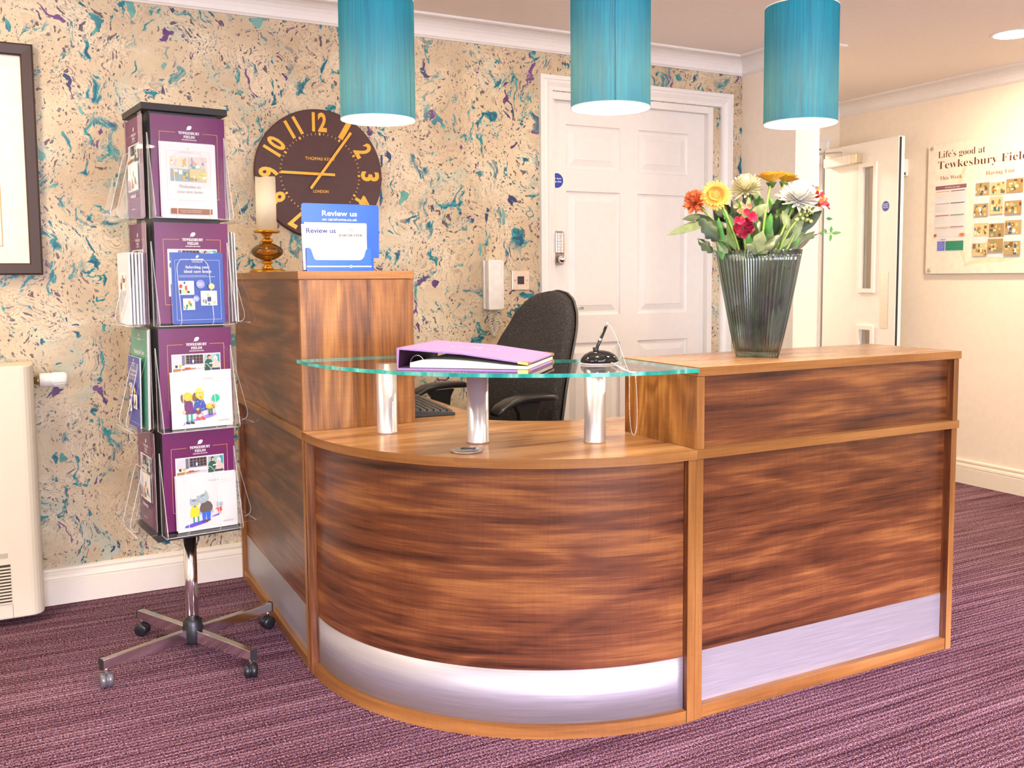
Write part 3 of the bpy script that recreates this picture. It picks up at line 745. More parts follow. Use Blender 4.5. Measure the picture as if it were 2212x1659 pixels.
# recessed downlights
def downlight(x, y, label, pw, r=.085):
    t = thing('downlight', label, 'ceiling light', (x, y, ZC))
    b = MB(); b.lathe([(r, -.003), (r+.012, -.004), (r+.016, -.002), (r+.016, 0)], 40, cap=False); b.build('trim_ring', WHITE, t)
    b = MB(); b.lathe([(0, -.0025), (r, -.0025)], 40); b.build('diffuser', emis('downlight_glow', (1, .86, .66), 14), t)
    l = bpy.data.lights.new('downlight_lamp', 'AREA'); l.shape = 'DISK'; l.size = .16; l.energy = pw; l.color = (1, .79, .55)
    o = bpy.data.objects.new('downlight_lamp', l); COL.objects.link(o); o.parent = t; o.location = (0, 0, -.012)
DLW = 17
downlight(2.51, .915, 'round recessed ceiling light glowing near the notice board', DLW*1.5)
for k, (x, y, s_) in enumerate(((-2.6, .6, 1), (-1.4, -1.6, .9), (.5, -1.9, .9), (2.3, -1.6, .9), (-3.0, -3.4, .9), (.6, -4.2, .9), (.35, 1.2, .25), (-2.05, 1.25, .7))):  # unseen ceiling lights without fittings, added as the room's main fill
    l = bpy.data.lights.new('ceiling_fill', 'AREA'); l.shape = 'DISK'; l.size = .3; l.energy = DLW*s_; l.color = (1, .82, .60)
    o = bpy.data.objects.new('ceiling_fill', l); COL.objects.link(o); o.location = (x, y, ZC-.015)
l = bpy.data.lights.new('corridor_fill', 'AREA'); l.shape = 'DISK'; l.size = .3; l.energy = 34; l.color = (1, .90, .78)  # unseen light added past the doorway to brighten the open door
o = bpy.data.objects.new('corridor_fill', l); COL.objects.link(o); o.location = (2.5, 3.6, ZC-.015)
# ------------------------------------------------------------------ printed artwork
def photo(p, x0, y0, x1, y1, cols, seed=0, n=9):
    r = random.Random(seed); p.rect(x0, y0, x1, y1, M_(cols[0])); w_, h_ = x1-x0, y1-y0
    for k in range(n):
        c = M_(cols[1+k % (len(cols)-1)])
        if k % 3 == 0:
            a = x0+w_*r.uniform(0, .75); bq = y0+h_*r.uniform(0, .6); p.rect(a, bq, a+w_*r.uniform(.08, .24), bq+h_*r.uniform(.15, .38), c)
        else:
            rx, ry = w_*r.uniform(.04, .12), h_*r.uniform(.06, .16)
            p.ell(x0+rx+(w_-2*rx)*r.random(), y0+ry+(h_-2*ry)*r.random()**1.3, rx, ry, c, n=10)
def kitchen(p, x0, y0, x1, y1):
    w_, h_ = x1-x0, y1-y0; X = lambda t: x0+w_*t; Y = lambda t: y0+h_*t
    p.rect(x0, y0, x1, y1, M_('#cfccd6')); p.rect(X(.30), Y(.35), X(.40), y1, M_('#6d7288')); p.rect(X(.42), Y(.42), x1, y1, M_('#8a7270'))
    for i in range(5):
        for j in range(3): p.rect(X(.45+.11*i), Y(.48+.175*j), X(.535+.11*i), Y(.62+.175*j), M_('#2f1d25'))
    p.ell(X(.62), Y(.60), w_*.06, h_*.17, M_('#1c3f7a')); p.ell(X(.66), Y(.6), w_*.03, h_*.12, M_('#c8d8ee'))
    p.rect(x0, Y(.18), x1, Y(.36), M_('#e6dfe2')); p.poly([(x0, y0), (X(.72), Y(.14)), (X(.74), Y(.2)), (x0, Y(.16))], M_('#a97b45'))
    p.rect(X(.07), Y(.24), X(.15), Y(.40), M_('#3c2430')); p.rect(X(.20), Y(.24), X(.27), Y(.42), M_('#e5ab20'))
    p.rect(X(.38), Y(.14), X(.56), Y(.24), M_('#b04a20'))
def carer(p, x0, y0, x1, y1):
    w_, h_ = x1-x0, y1-y0; X = lambda t: x0+w_*t; Y = lambda t: y0+h_*t
    p.rect(x0, y0, x1, y1, M_('#9fb3b6')); p.rect(X(.78), Y(.45), x1, y1, M_('#3d9aa2'))
    p.ell(X(.28), Y(.42), w_*.26, h_*.30, M_('#15563f')); p.ell(X(.30), Y(.84), w_*.11, h_*.13, M_('#4a2c20')); p.ell(X(.33), Y(.78), w_*.08, h_*.10, M_('#d8a888'))
    p.ell(X(.74), Y(.34), w_*.24, h_*.26, M_('#e3b7ae')); p.ell(X(.72), Y(.72), w_*.13, h_*.15, M_('#ece6e2')); p.ell(X(.70), Y(.66), w_*.07, h_*.09, M_('#d9b29a'))
    p.rect(X(.3), Y(.02), x1, Y(.14), M_('#27324c')); p.rect(x0, y0, X(.32), Y(.22), M_('#17503b')); p.poly([(X(.30), Y(.38)), (X(.66), Y(.44)), (X(.62), Y(.50)), (X(.32), Y(.46))], M_('#d9dde2'))
def leafmark(p, x, y, s, m):
    p.poly([(x-s*.5, y-s*.42), (x-s*.28, y-s*.30), (x+s*.05, y-s*.34), (x+s*.38, y-s*.12), (x+s*.5, y+s*.25), (x+s*.32, y+s*.42), (x-s*.05, y+s*.38), (x-s*.32, y+s*.12), (x-s*.34, y-s*.18)], m)
def leafline(p, x, y, s, m, m2):
    leafmark(p, x, y, s, m); leafmark(p, x+s*.02, y+s*.01, s*.72, m2)
def art_poster(p, w_, h_, bg):
    k = w_/.21; X = lambda t: t*k; p.rect(0, 0, w_, h_, bg)
    yl, yt = h_-.049*k, .058
    p.rect(X(.023), yl, X(.068), yl+.0012, GOLD); p.rect(X(.145), yl, X(.188), yl+.0012, GOLD)
    p.rect(X(.023), .055, X(.0242), yl, GOLD); p.rect(X(.1868), .055, X(.188), yl, GOLD)
    leafmark(p, X(.107), yl+.015, .017, WINK)
    p.text(serif('TEWKESBURY'), X(.107), yl-.0035, .0078, WINK, .012, w=X(.060)); p.text(serif('FIELDS'), X(.107), yl-.0145, .0078, WINK, .012, w=X(.032))
    p.text('BARCHESTER HEALTHCARE', X(.107), yl-.021, .0032, WINK, .02, w=X(.042))
    p.rect(X(.034), .080, X(.176), yl-.028, WINK)
    yb = yl-.030-.050; kitchen(p, X(.037), yb, X(.125), yl-.031); carer(p, X(.1275), yb, X(.173), yl-.031)
    photo(p, X(.037), .082, X(.082), yb-.003, ['#c9cfd6', '#8fa8b5', '#e0d8cc', '#d9913c', '#5b6f85'], 4)
    photo(p, X(.0845), .082, X(.173), yb-.003, ['#e2ddd6', '#7f93a8', '#c6b08d', '#c96f2e', '#516a55'], 7)
    p.text(serif_i('Celebrating life'), X(.107), .062, .011, WINK, .0, w=X(.070)); p.rect(X(.023), .055, X(.065), .0562, GOLD); p.rect(X(.150), .055, X(.188), .0562, GOLD)
    p.text('www.barchester.com', X(.107), .026, .0035, WINK, .02)
def art_welcome(p, w_, h_):
    p.frame(.016, .052, w_-.016, h_-.022, .0004, GOLD); leafline(p, w_/2, h_-.016, .008, GOLD, PAPER)
    p.text(serif('BARCHESTER'), w_/2, h_-.026, .0046, LGREY, 0, w=.034)
    c = [['#d9cdb8', '#e0b050', '#b3a394', '#f0e9dc', '#c7b6c4'], ['#cdc4bb', '#c59a8a', '#7f9c9a', '#e8e0d6', '#8fa0b8'], ['#8fa5a4', '#e3b13a', '#d98c2c', '#5e8a8c', '#efe6d0'], ['#c6bb8c', '#e8d060', '#a8b39a', '#efe3c4', '#8e9272']]
    for k in range(4):
        x = .026+.053*(k % 2); y = h_-.073-.037*(k//2); photo(p, x, y, x+.051, y+.035, c[k], k+20, 10)
    p.text(serif('Welcome to'), w_/2, h_-.130, .0095, GREYINK, -.003, w=.062); p.text(serif_i('your new home'), w_/2, h_-.145, .0095, GREYINK, -.003, w=.075)
    p.lines(w_/2-.035, w_/2+.035, h_-.168, h_-.160, 2, .0006, LGREY)
    p.rect(.022, .012, w_-.016, .028, M_('#8a5a3e')); p.text('Let us know if there is anything we can do', w_/2, .0215, .0026, PAPER, .01); p.text('to help you settle into your new home', w_/2, .0165, .0026, PAPER, .01)
def art_select(p, w_, h_, bg):
    p.rect(0, 0, w_, h_, bg); p.frame(.010, .012, w_-.010, h_-.020, .0005, WINK); p.rect(w_/2-.024, h_-.024, w_/2+.024, h_-.017, bg)
    leafmark(p, w_/2, h_-.010, .010, WINK); p.text(serif('BARCHESTER'), w_/2, h_-.0215, .0050, WINK, .01, w=.036); p.text(serif_i('Celebrating life'), w_/2, h_-.027, .0036, WINK, .0)
    p.text(serif('Selecting your'), w_/2, h_-.045, .0085, WINK, 0, w=.070); p.text(serif('ideal care home'), w_/2, h_-.058, .0085, WINK, 0, w=.080)
    p.lines(.02, w_-.02, h_-.072, h_-.064, 2, .0009, M_('#cfd6f0'))
    photo(p, .018, h_-.123, .062, h_-.082, ['#e9ecef', '#2b1f2a', '#9fd0cc', '#f0d07a', '#c64030', '#dfe6ea'], 31, 11)
    photo(p, .080, h_-.156, .128, h_-.112, ['#e6e2e0', '#2f8f98', '#d8b49c', '#f4f2f0', '#3c3f70'], 33, 10)
    photo(p, .028, h_-.168, .062, h_-.134, ['#eef0ee', '#e8a820', '#d86a28', '#2f8a58', '#2f8a58'], 35, 8)
    for cx, cy, r in ((.080, h_-.092, .013), (.066, h_-.135, .0095)): p.ell(cx, cy, r, r, M_('#8d94d6')); p.lines(cx-r*.7, cx+r*.7, cy-r*.5, cy+r*.5, 4, .0007, WINK)
    p.ell(.112, h_-.099, .009, .009, M_('#e8c878'))
def dogs(p, w_, h_):
    Y, B, T = M_('#f0b92c'), M_('#6b5638'), M_('#16a085'); s = w_/.175
    L = lambda *a: [(x*s, y*s) for x, y in a]
    p.poly(L((.030, .008), (.044, .016), (.10, .026), (.118, .030), (.13, .036), (.128, .041), (.11, .040), (.075, .030), (.035, .020)), M_('#9d86d8'))
    for x in (.041, .053): p.rect(x*s, .020*s, (x+.006)*s, .042*s, T)
    for x in (.038, .051): p.poly(L((x, .014), (x+.013, .012), (x+.012, .018), (x+.003, .021)), INK)
    p.poly(L((.034, .042), (.064, .042), (.060, .076), (.052, .083), (.042, .082), (.036, .070)), M_('#6a2a6c')); p.ell(.035*s, .049*s, .005*s, .005*s, Y)
    p.ell(.034*s, .088*s, .007*s, .014*s, B, .2); p.ell(.047*s, .094*s, .013*s, .013*s, Y); p.ell(.058*s, .090*s, .009*s, .007*s, Y, .3); p.ell(.046*s, .092*s, .003*s, .003*s, WINK); p.ell(.0465*s, .092*s, .0015*s, .0015*s, INK)
    for x in (.071, .085): p.rect(x*s, .030*s, (x+.005)*s, .044*s, M_('#a9b7bc'))
    for x in (.070, .084): p.poly(L((x-.001, .024), (x+.011, .021), (x+.010, .026), (x+.004, .033), (x-.001, .033)), M_('#e4481f'))
    p.poly(L((.062, .043), (.103, .052), (.092, .080), (.083, .088), (.070, .086), (.064, .070)), M_('#2d4aa5'))
    r = random.Random(5)
    for k in range(22):
        x = r.uniform(.067, .094); p.ell(x*s, r.uniform(.051, .080)*s, .0008*s, .0008*s, WINK, n=6)
    p.ell(.075*s, .046*s, .008*s, .006*s, M_('#8c2c40')); p.ell(.073*s, .055*s, .004*s, .004*s, Y)
    p.ell(.066*s, .092*s, .006*s, .013*s, B, -.1); p.ell(.080*s, .098*s, .012*s, .012*s, Y); p.ell(.083*s, .090*s, .0085*s, .008*s, Y); p.ell(.083*s, .089*s, .0018*s, .002*s, M_('#d8501f'))
    for x in (.076, .086): p.ell(x*s, .098*s, .0028*s, .0028*s, WINK); p.ell(x*s+.0006, .0978*s, .0012*s, .0012*s, INK)
    p.poly(L((.066, .104), (.094, .106), (.093, .109), (.086, .110), (.084, .118), (.073, .117), (.071, .109), (.066, .108)), M_('#f2d35a'))
    p.rect(.104*s, .035*s, .108*s, .046*s, M_('#33437c')); p.rect(.111*s, .035*s, .115*s, .046*s, M_('#33437c')); p.poly(L((.103, .045), (.116, .045), (.115, .057), (.104, .057)), M_('#3c7a4a'))
    p.ell(.108*s, .062*s, .009*s, .008*s, Y); p.ell(.101*s, .060*s, .005*s, .004*s, Y); p.ell(.118*s, .060*s, .004*s, .006*s, B); p.poly(L((.116, .055), (.124, .066), (.122, .068), (.114, .058)), Y)
    p.ell(.106*s, .063*s, .0018*s, .0018*s, WINK); p.ell(.126*s, .085*s, .0115*s, .0115*s, M_('#17b590')); p.poly(L((.1255, .074), (.1262, .074), (.124, .060), (.119, .043), (.1195, .043), (.1245, .060)), B)
def cats(p, w_, h_):
    G = M_('#9fb2ba'); s = w_/.175; L = lambda *a: [(x*s, y*s) for x, y in a]
    p.poly(L((.018, .012), (.04, .011), (.085, .020), (.093, .027), (.08, .029), (.05, .025), (.022, .018)), M_('#5a48c8'))
    p.poly(L((.098, .034), (.118, .036), (.126, .041), (.12, .043), (.10, .037)), M_('#7466d2'))
    for x in (.044, .057): p.rect(x*s, .024*s, (x+.004)*s, .043*s, M_('#1f8574'))
    p.poly(L((.036, .040), (.062, .042), (.062, .060), (.058, .072), (.062, .078), (.056, .080), (.042, .074), (.037, .060)), M_('#f0d020')); p.poly(L((.046, .074), (.054, .074), (.050, .068)), M_('#3d2c60'))
    p.ell(.048*s, .084*s, .0125*s, .011*s, G); p.poly(L((.036, .085), (.037, .099), (.045, .093)), G); p.poly(L((.052, .094), (.058, .097), (.060, .086)), G)
    p.poly(L((.071, .026), (.080, .026), (.082, .052), (.070, .050)), M_('#1f5fe0')); p.poly(L((.084, .026), (.093, .027), (.096, .054), (.082, .052)), M_('#1f5fe0'))
    p.poly(L((.067, .022), (.081, .024), (.081, .028), (.069, .026)), M_('#5a3018')); p.poly(L((.080, .022), (.094, .025), (.094, .029), (.083, .027)), M_('#5a3018'))
    p.poly(L((.064, .050), (.100, .054), (.102, .068), (.096, .080), (.086, .085), (.070, .080), (.064, .066)), M_('#5c4f48')); p.ell(.065*s, .050*s, .003*s, .005*s, G); p.ell(.100*s, .052*s, .003*s, .005*s, G)
    p.ell(.074*s, .093*s, .018*s, .0135*s, G, .25); p.poly(L((.058, .090), (.056, .104), (.067, .102)), G); p.poly(L((.077, .106), (.084, .117), (.090, .103)), G)
    for x, y in ((.068, .102), (.072, .104), (.076, .105)): p.poly(L((x, y-.005), (x+.0012, y-.0048), (x+.0022, y+.0005), (x+.001, y+.0008)), INK)
    for x, y in ((.043, .090), (.047, .0905), (.051, .0905)): p.poly(L((x, y-.003), (x+.001, y-.003), (x+.001, y+.003), (x, y+.003)), INK)
    for x, y in ((.067, .091), (.079, .094), (.043, .084), (.053, .084)): p.ell(x*s, y*s, .0016*s, .0016*s, WINK); p.ell(x*s, y*s, .0008*s, .0008*s, INK)
    p.rect(.118*s, .043*s, .1205*s, .050*s, M_('#e8902c')); p.rect(.123*s, .043*s, .1255*s, .050*s, M_('#e8902c')); p.poly(L((.115, .050), (.128, .050), (.126, .062), (.119, .062)), M_('#d0202c')); p.poly(L((.108, .058), (.118, .060), (.118, .057), (.109, .0565)), M_('#d0202c'))
    p.ell(.122*s, .069*s, .0085*s, .0075*s, G); p.poly(L((.114, .070), (.114, .079), (.120, .075)), G); p.poly(L((.124, .075), (.129, .079), (.130, .070)), G); p.ell(.119*s, .069*s, .001*s, .001*s, INK); p.ell(.125*s, .069*s, .001*s, .001*s, INK)
def art_book(p, w_, h_, kind):
    nm = 'Granny' if kind == 'dogs' else 'Grandad'
    p.text(serif(nm), w_*.62, h_-.021, .0070, GREYINK, .0, w=.030); p.text('visiting', w_*.62-.018, h_-.021, .0030, LGREY, 0, align='R'); p.text("'s new home", w_*.62+.018, h_-.021, .0032, GREYINK, 0, align='L')
    p.text('a story for grandchildren', w_*.80, h_-.028, .0026, GREYINK, 0); (dogs if kind == 'dogs' else cats)(p, w_, h_)
    leafline(p, w_-.030, .024, .006, LGREY, PAPER); p.text(serif('BARCHESTER'), w_-.030, .016, .0042, GREYINK, 0, w=.030)
def art_paying(p, w_, h_, bg):
    p.rect(0, 0, w_, h_, bg); p.rect(.02, h_-.03, .075, h_-.0295, WINK); p.rect(w_-.075, h_-.03, w_-.02, h_-.0295, WINK); leafmark(p, w_/2, h_-.018, .012, WINK)
    p.text(serif('BARCHESTER'), w_/2, h_-.033, .006, WINK, .01, w=.045); p.text(serif('Paying for Care'), w_/2, h_-.075, .014, WINK, 0, w=.13); p.text('a guide to care funding', w_/2, h_-.090, .006, WINK, .01)
def art_leaflet(p, w_, h_):
    photo(p, .032, h_-.118, .110, h_-.055, ['#e8e2de', '#b78a6a', '#e6c3a8', '#6b7f8a', '#f4efe9', '#8a3c34'], 51, 11)
    p.lines(.030, .112, .040, .062, 4, .0008, LGREY, 3)

def brochure(name, label, w_, h_, t_, M, art, group=None, cover=None, cat='brochure', curl=0):
    """a thin booklet standing on its lower edge; local x right, y up, z towards the reader"""
    p = Print(); i = p.mi(PAPER)
    p.add([(0, 0, 0), (w_, 0, 0), (w_, h_, 0), (0, h_, 0), (0, 0, -t_), (w_, 0, -t_), (w_, h_, -t_), (0, h_, -t_)],
          [(0, 1, 2, 3), (7, 6, 5, 4), (0, 4, 5, 1), (1, 5, 6, 2), (2, 6, 7, 3), (3, 7, 4, 0)], i)
    if cover: p.rect(0, 0, w_, h_, cover)
    if art: art(p, w_, h_)
    o = p.done(name, M=M); return tag(o, label, cat, group)

# ------------------------------------------------------------------ rotating leaflet stand
SX, SY, ST = -1.121, 1.130, .1246
WM = Matrix.Translation((SX, SY, 0)) @ Matrix.Rotation(ST, 4, 'Z')
st = thing('leaflet_stand', 'tall rotating leaflet stand with clear pockets on a wheeled chrome base', 'leaflet stand', (SX, SY, 0), ST)
ZB, ZT, HW = .415, 1.704, .123
b = MB(); b.box(-HW, HW, -HW, HW, ZB, ZB+.020); b.build('bottom_plate', BLACKM, st, bevel=.002)
b = MB(); b.box(-HW, HW, -HW, HW, ZT-.020, ZT); b.build('top_plate', BLACKM, st, bevel=.002)
b = MB(); b.box(-.098, .098, -.098, .098, ZB+.020, ZT-.020); b.build('core', mat('stand_core', (.02, .016, .018), .4), st)
b = MB(); b.lathe([(.0, .035), (.0195, .035), (.0195, ZB), (0, ZB)], 28); b.build('pole', CHROME, st)
b = MB(); b.lathe([(0, .045), (.030, .045), (.032, .052), (.032, .095), (.029, .102), (.029, .118), (.024, .122), (0, .122)], 28)
b.build('hub', BLACK, st)
feet = []
Wi = WM.inverted()
for k, (x, y) in enumerate(((-1.3814, 1.0084), (-1.2467, 1.3929), (-.863, 1.2519), (-.9936, .8675))):
    q = Wi @ Vector((x, y, 0)); d = Vector((q.x, q.y, 0)); L = d.length; d.normalize(); n = Vector((-d.y, d.x, 0)); L2 = L+.012
    b = MB(); hw = .011
    A = [d*.026, d*L2]; v = []
    for i, (pt, zb, zt) in enumerate(((A[0], .052, .092), (A[1], .060, .088))):
        for s_ in (-1, 1): v += [tuple(pt+n*hw*s_+Vector((0, 0, zb))), tuple(pt+n*hw*s_+Vector((0, 0, zt)))]
    b.add(v, [(0, 2, 3, 1), (4, 5, 7, 6), (0, 1, 5, 4), (2, 6, 7, 3), (1, 3, 7, 5), (0, 4, 6, 2)])
    lg = b.build('leg', CHROME, st, bevel=.0015)
    b = MB(); e = d*(L2+.0005); v = []
    for dz in (.058, .0895):
        for s_ in (-1, 1):
            for q_ in (0, .003): v.append(tuple(e+n*(hw+.0005)*s_+d*q_+Vector((0, 0, dz))))
    b.add(v, [(0, 1, 3, 2), (4, 6, 7, 5), (0, 4, 5, 1), (2, 3, 7, 6), (0, 2, 6, 4), (1, 5, 7, 3)]); b.build('end_cap', BLACKM, lg)
    # twin wheel castor
    b = MB(); ca = k*.9; c = d*L; ax = Vector((math.cos(ca), math.sin(ca), 0))
    R_ = Matrix.Translation(c+Vector((0, 0, .0225))) @ ax.to_track_quat('Z', 'X').to_matrix().to_4x4()
    b.T = R_
    b.lathe([(0, -.019), (.014, -.019), (.021, -.016), (.022, -.010), (.022, -.003), (.019, -.002), (.019, .002), (.022, .003), (.022, .010), (.021, .016), (.014, .019), (0, .019)], 24)
    b.T = Matrix.Identity(4)
    b.build('castor_wheel', BLACK if k != 0 else mat('castor_grey', (.16, .15, .15), .35, .4), lg)
    b = MB(); b.lathe([(.0, .040), (.006, .040), (.006, .064), (0, .064)], 12, c=tuple(c)); b.build('castor_stem', CHROME, lg)
TH = (ZT-ZB-.04)/4
def FM(k, i):
    """frame of pocket face k (0 front, 1 right, 2 back, 3 left), tier i from the top; x right, y up, z outward"""
    z = ZB+.020+TH*(3-i)
    return Matrix.Rotation(k*PI/2, 4, 'Z') @ frameM((0, -.100, z), (1, 0, 0), (0, 0, 1))
TP = [(.060, .002), (.070, .0035), (.078, .009), (.0815, .018), (.081, .030)]
for k in range(12): TP.append((.081-.040*(k+1)/12, .030+.165*(k+1)/12))
for k in range(4):
    for i in range(4):
        b = MB(); b.T = FM(k, i)
        b.box(-.113, .113, .003, .3085, .0195, .0215, 0)     # clear sheet over the poster
        b.box(-.108, .108, 0, .0022, .0215, .0765, 0); b.tube([(-.108, .0012, .0775), (.108, .0012, .0775)], .0013, 6, 1)
        wg = [(.0215, 0), (.082, 0), (.089, .002), (.093, .007), (.0935, .014), (.024, .245), (.0215, .247)]
        for sx in (-1, 1):
            x0, x1 = (.1085, .1110) if sx > 0 else (-.1110, -.1085)
            n = len(wg); v = [(x0, y, z) for z, y in wg]+[(x1, y, z) for z, y in wg]
            b.add(v, [tuple(range(n)), tuple(range(n, 2*n))[::-1]], 0); b.add(v, [(j, (j+1) % n, n+(j+1) % n, n+j) for j in range(n)], 1)
        tw = .046; nT = len(TP)
        W_ = [tw]*(nT-2)+[tw-.003, tw-.013]
        A = [(-W_[j], TP[j][1], TP[j][0]) for j in range(nT)]; B = [(W_[j], TP[j][1], TP[j][0]) for j in range(nT)]
        b.strip(A, B, 0, True); b.tube(A+B[::-1], .0011, 6, 1)
        b.build('pocket', [ACR, ACRE], st)

POSTG = 'purple home posters behind the clear pockets'
side = {0: 'front', 1: 'right', 3: 'left'}
tiern = ['top', 'second', 'third', 'bottom']
for k in (0, 3):
    for i in range(4):
        M = WM @ FM(k, i) @ Matrix.Translation((-.098 if k == 0 else -.112, .006, .0175))
        tag(brochure('poster', 'purple home poster behind the %s pocket on the %s face of the leaflet stand' % (tiern[i], side[k]), .212, .297, .0008, M, lambda p, a, c: art_poster(p, a, c, PURPLE), POSTG, cat='poster'))
def stack(n, k, i, x, w_, h_, t_, z0, name, label, art, cover=None, lean=.0, grp=None, gap=.001, jit=.003, seed=1):
    r = random.Random(seed)
    ords = ['frontmost', 'second', 'third', 'fourth', 'fifth', 'rearmost']
    for q in range(n):
        z = z0+(n-1-q)*(t_+gap)
        M = WM @ FM(k, i) @ Matrix.Translation((x+(r.uniform(-jit, jit) if q else 0), .0035+(r.uniform(0, jit) if q else 0), z)) @ Matrix.Rotation(-lean*(1 if n == 1 else 1), 4, 'X') @ Matrix.Rotation(r.uniform(-.008, .008) if q else 0, 4, 'Z')
        od = ords[q] if q < n-1 or n == 1 else 'rearmost'
        brochure(name, (('%s of the ' % od) if n > 1 else '')+label, w_, h_, t_, M, art if q == 0 else None, grp, cover)
stack(3, 0, 0, -.076, .157, .218, .003, .0265, 'brochure', 'white Welcome to your new home brochures in the top front pocket', art_welcome, grp='welcome brochures', lean=.03, jit=.006, seed=3)
BLU = mat('brochure_blue', rgb('#2b50a6'), .3, vscale=5)
stack(2, 0, 1, -.056, .150, .210, .003, .0265, 'brochure', 'blue Selecting your ideal care home brochures in the second front pocket', lambda p, a, c: art_select(p, a, c, BLU), BLU, grp='blue care home brochures', lean=.03, jit=.003)
stack(3, 0, 2, -.073, .178, .165, .004, .028, 'booklet', 'square picture booklets with dogs and a green balloon, third front pocket', lambda p, a, c: art_book(p, a, c, 'dogs'), grp='dog picture booklets', lean=.05, jit=.006, seed=5)
stack(3, 0, 3, -.067, .178, .165, .004, .028, 'booklet', 'square picture booklets with grey cats, bottom front pocket', lambda p, a, c: art_book(p, a, c, 'cats'), grp='cat picture booklets', lean=.05, jit=.005, seed=8)
stack(5, 3, 1, -.075, .148, .212, .005, .027, 'leaflet', 'white leaflets in the second pocket on the left face of the stand', art_leaflet, grp='white leaflets on the left face', jit=.005, gap=.004, seed=9)
GRN = mat('brochure_green', rgb('#3f8f78'), .3, vscale=5); IND = mat('brochure_indigo', rgb('#2c3c9c'), .3, vscale=5)
stack(2, 3, 2, -.103, .208, .296, .003, .028, 'brochure', 'green Paying for Care brochures in the third pocket on the left face', lambda p, a, c: art_paying(p, a, c, GRN), GRN, grp='green care funding brochures', lean=.02, jit=.002)
stack(1, 3, 2, -.088, .150, .212, .004, .045, 'brochure', 'indigo care home brochure in front of the green ones on the left face', lambda p, a, c: art_select(p, a, c, IND), IND, lean=.02)
stack(2, 1, 0, -.075, .148, .210, .005, .030, 'leaflet', 'white leaflets in the top pocket on the right face of the stand', None, grp='white leaflets in the top right pocket', lean=.05, gap=.003)
stack(4, 1, 1, -.080, .148, .275, .004, .026, 'leaflet', 'tall leaflets in the second pocket, right face of the stand', None, grp='tall leaflets on the right face', lean=.02, gap=.005)

# ------------------------------------------------------------------ wall clock
CK = Vector((-.476, YW, 1.6165)); CR = .2595
ck = thing('wall_clock', 'large round brown wall clock with gold numerals and hands', 'clock', tuple(CK))
b = MB()
for (r0, y0), (r1, y1) in (((0, -.030), (CR-.004, -.030)), ((CR-.004, -.030), (CR, -.026)), ((CR, -.026), (CR, 0))):
    n = 96; f0 = [(r0*math.cos(2*PI*k/n), y0, r0*math.sin(2*PI*k/n)) for k in range(n)]; f1 = [(r1*math.cos(2*PI*k/n), y1, r1*math.sin(2*PI*k/n)) for k in range(n)]
    if r0 == 0: b.add(f1, [tuple(range(n))])
    else: b.add(f0+f1, [(k, (k+1) % n, n+(k+1) % n, n+k) for k in range(n)], 0, True)
b.build('dial', mat('clock_brown', rgb('#4a2a28'), .55), ck)
CG = mat('clock_gold', rgb('#e0a534'), .35, .25)
FMc = frameM((0, -.0304, 0), (1, 0, 0), (0, 0, 1))
for hnum in range(1, 13):
    a = math.radians(90-30*hnum); rr = .2085
    p = Print(); up = PI/2-a
    cx, cy = rr*math.cos(a), rr*math.sin(a); c, s_ = math.cos(-up), math.sin(-up)
    p.lay = 0; v, f = text_geo(str(hnum), .012)
    p.text(str(hnum), 0, 0, 0.073, CG, .035, w=(.060 if hnum in (10, 12) else .050 if hnum == 11 else .022 if hnum == 1 else .040))
    for i in range(len(p.v)):
        x, y, z = p.v[i]; y -= .0355; p.v[i] = Vector((cx+x*c-y*s_, cy+x*s_+y*c, z+.0008))
    # raise the numerals
    n = len(p.v); base = [tuple(q-Vector((0, 0, .0009))) for q in p.v]
    p.done('numeral', ck, M=FMc)
b = MB()
for k in range(60):
    a = 2*PI*k/60; big = k % 5 == 0; r0, r1, hw = (.155, .166, .0037) if big else (.157, .165, .0011)
    c, s_ = math.cos(a), math.sin(a)
    b.add([(r0*c-hw*-s_*-1, r0*s_-hw*c, 0), (r1*c-hw*s_, r1*s_-hw*c*-1*-1, 0), (r1*c+hw*s_, r1*s_+hw*-c*-1*-1, 0), (r0*c+hw*s_, r0*s_-hw*c*-1*-1, 0)], [(0, 1, 2, 3)]) if False else \
    b.add([(r0*c-hw*s_, r0*s_+hw*c, .0004), (r0*c+hw*s_, r0*s_-hw*c, .0004), (r1*c+hw*s_, r1*s_-hw*c, .0004), (r1*c-hw*s_, r1*s_+hw*c, .0004)], [(0, 1, 2, 3)])
b.v = [FMc @ q for q in b.v]; tk = b.build('minute_track', CG, ck); tk['kind'] = 'stuff'
p = Print(); p.text('THOMAS KENT', 0, .056, .0125, CG, .01, w=.122); p.done('maker_lettering', ck, M=FMc)
p = Print(); p.text('LONDON', 0, -.074, .0115, CG, .01, w=.062); p.done('city_lettering', ck, M=FMc)
def hand(name, ang, L, tail, w_, y):
    b = MB(); b.T = Matrix.Translation((0, 0, 0)) @ Matrix.Rotation(ang, 4, 'Y')
    b.box(-w_, w_, y-.002, y, -tail, L); return b.build(name, CG, ck, bevel=.0004)
hand('minute_hand', math.radians(36.3), .214, .074, .0055, -.040); hand('hour_hand', math.radians(-89.4), .161, .058, .0055, -.036)
b = MB(); ydisk(b, 0, -.0425, -.030, 0, .006, 20); b.build('hand_pin', CG, ck)

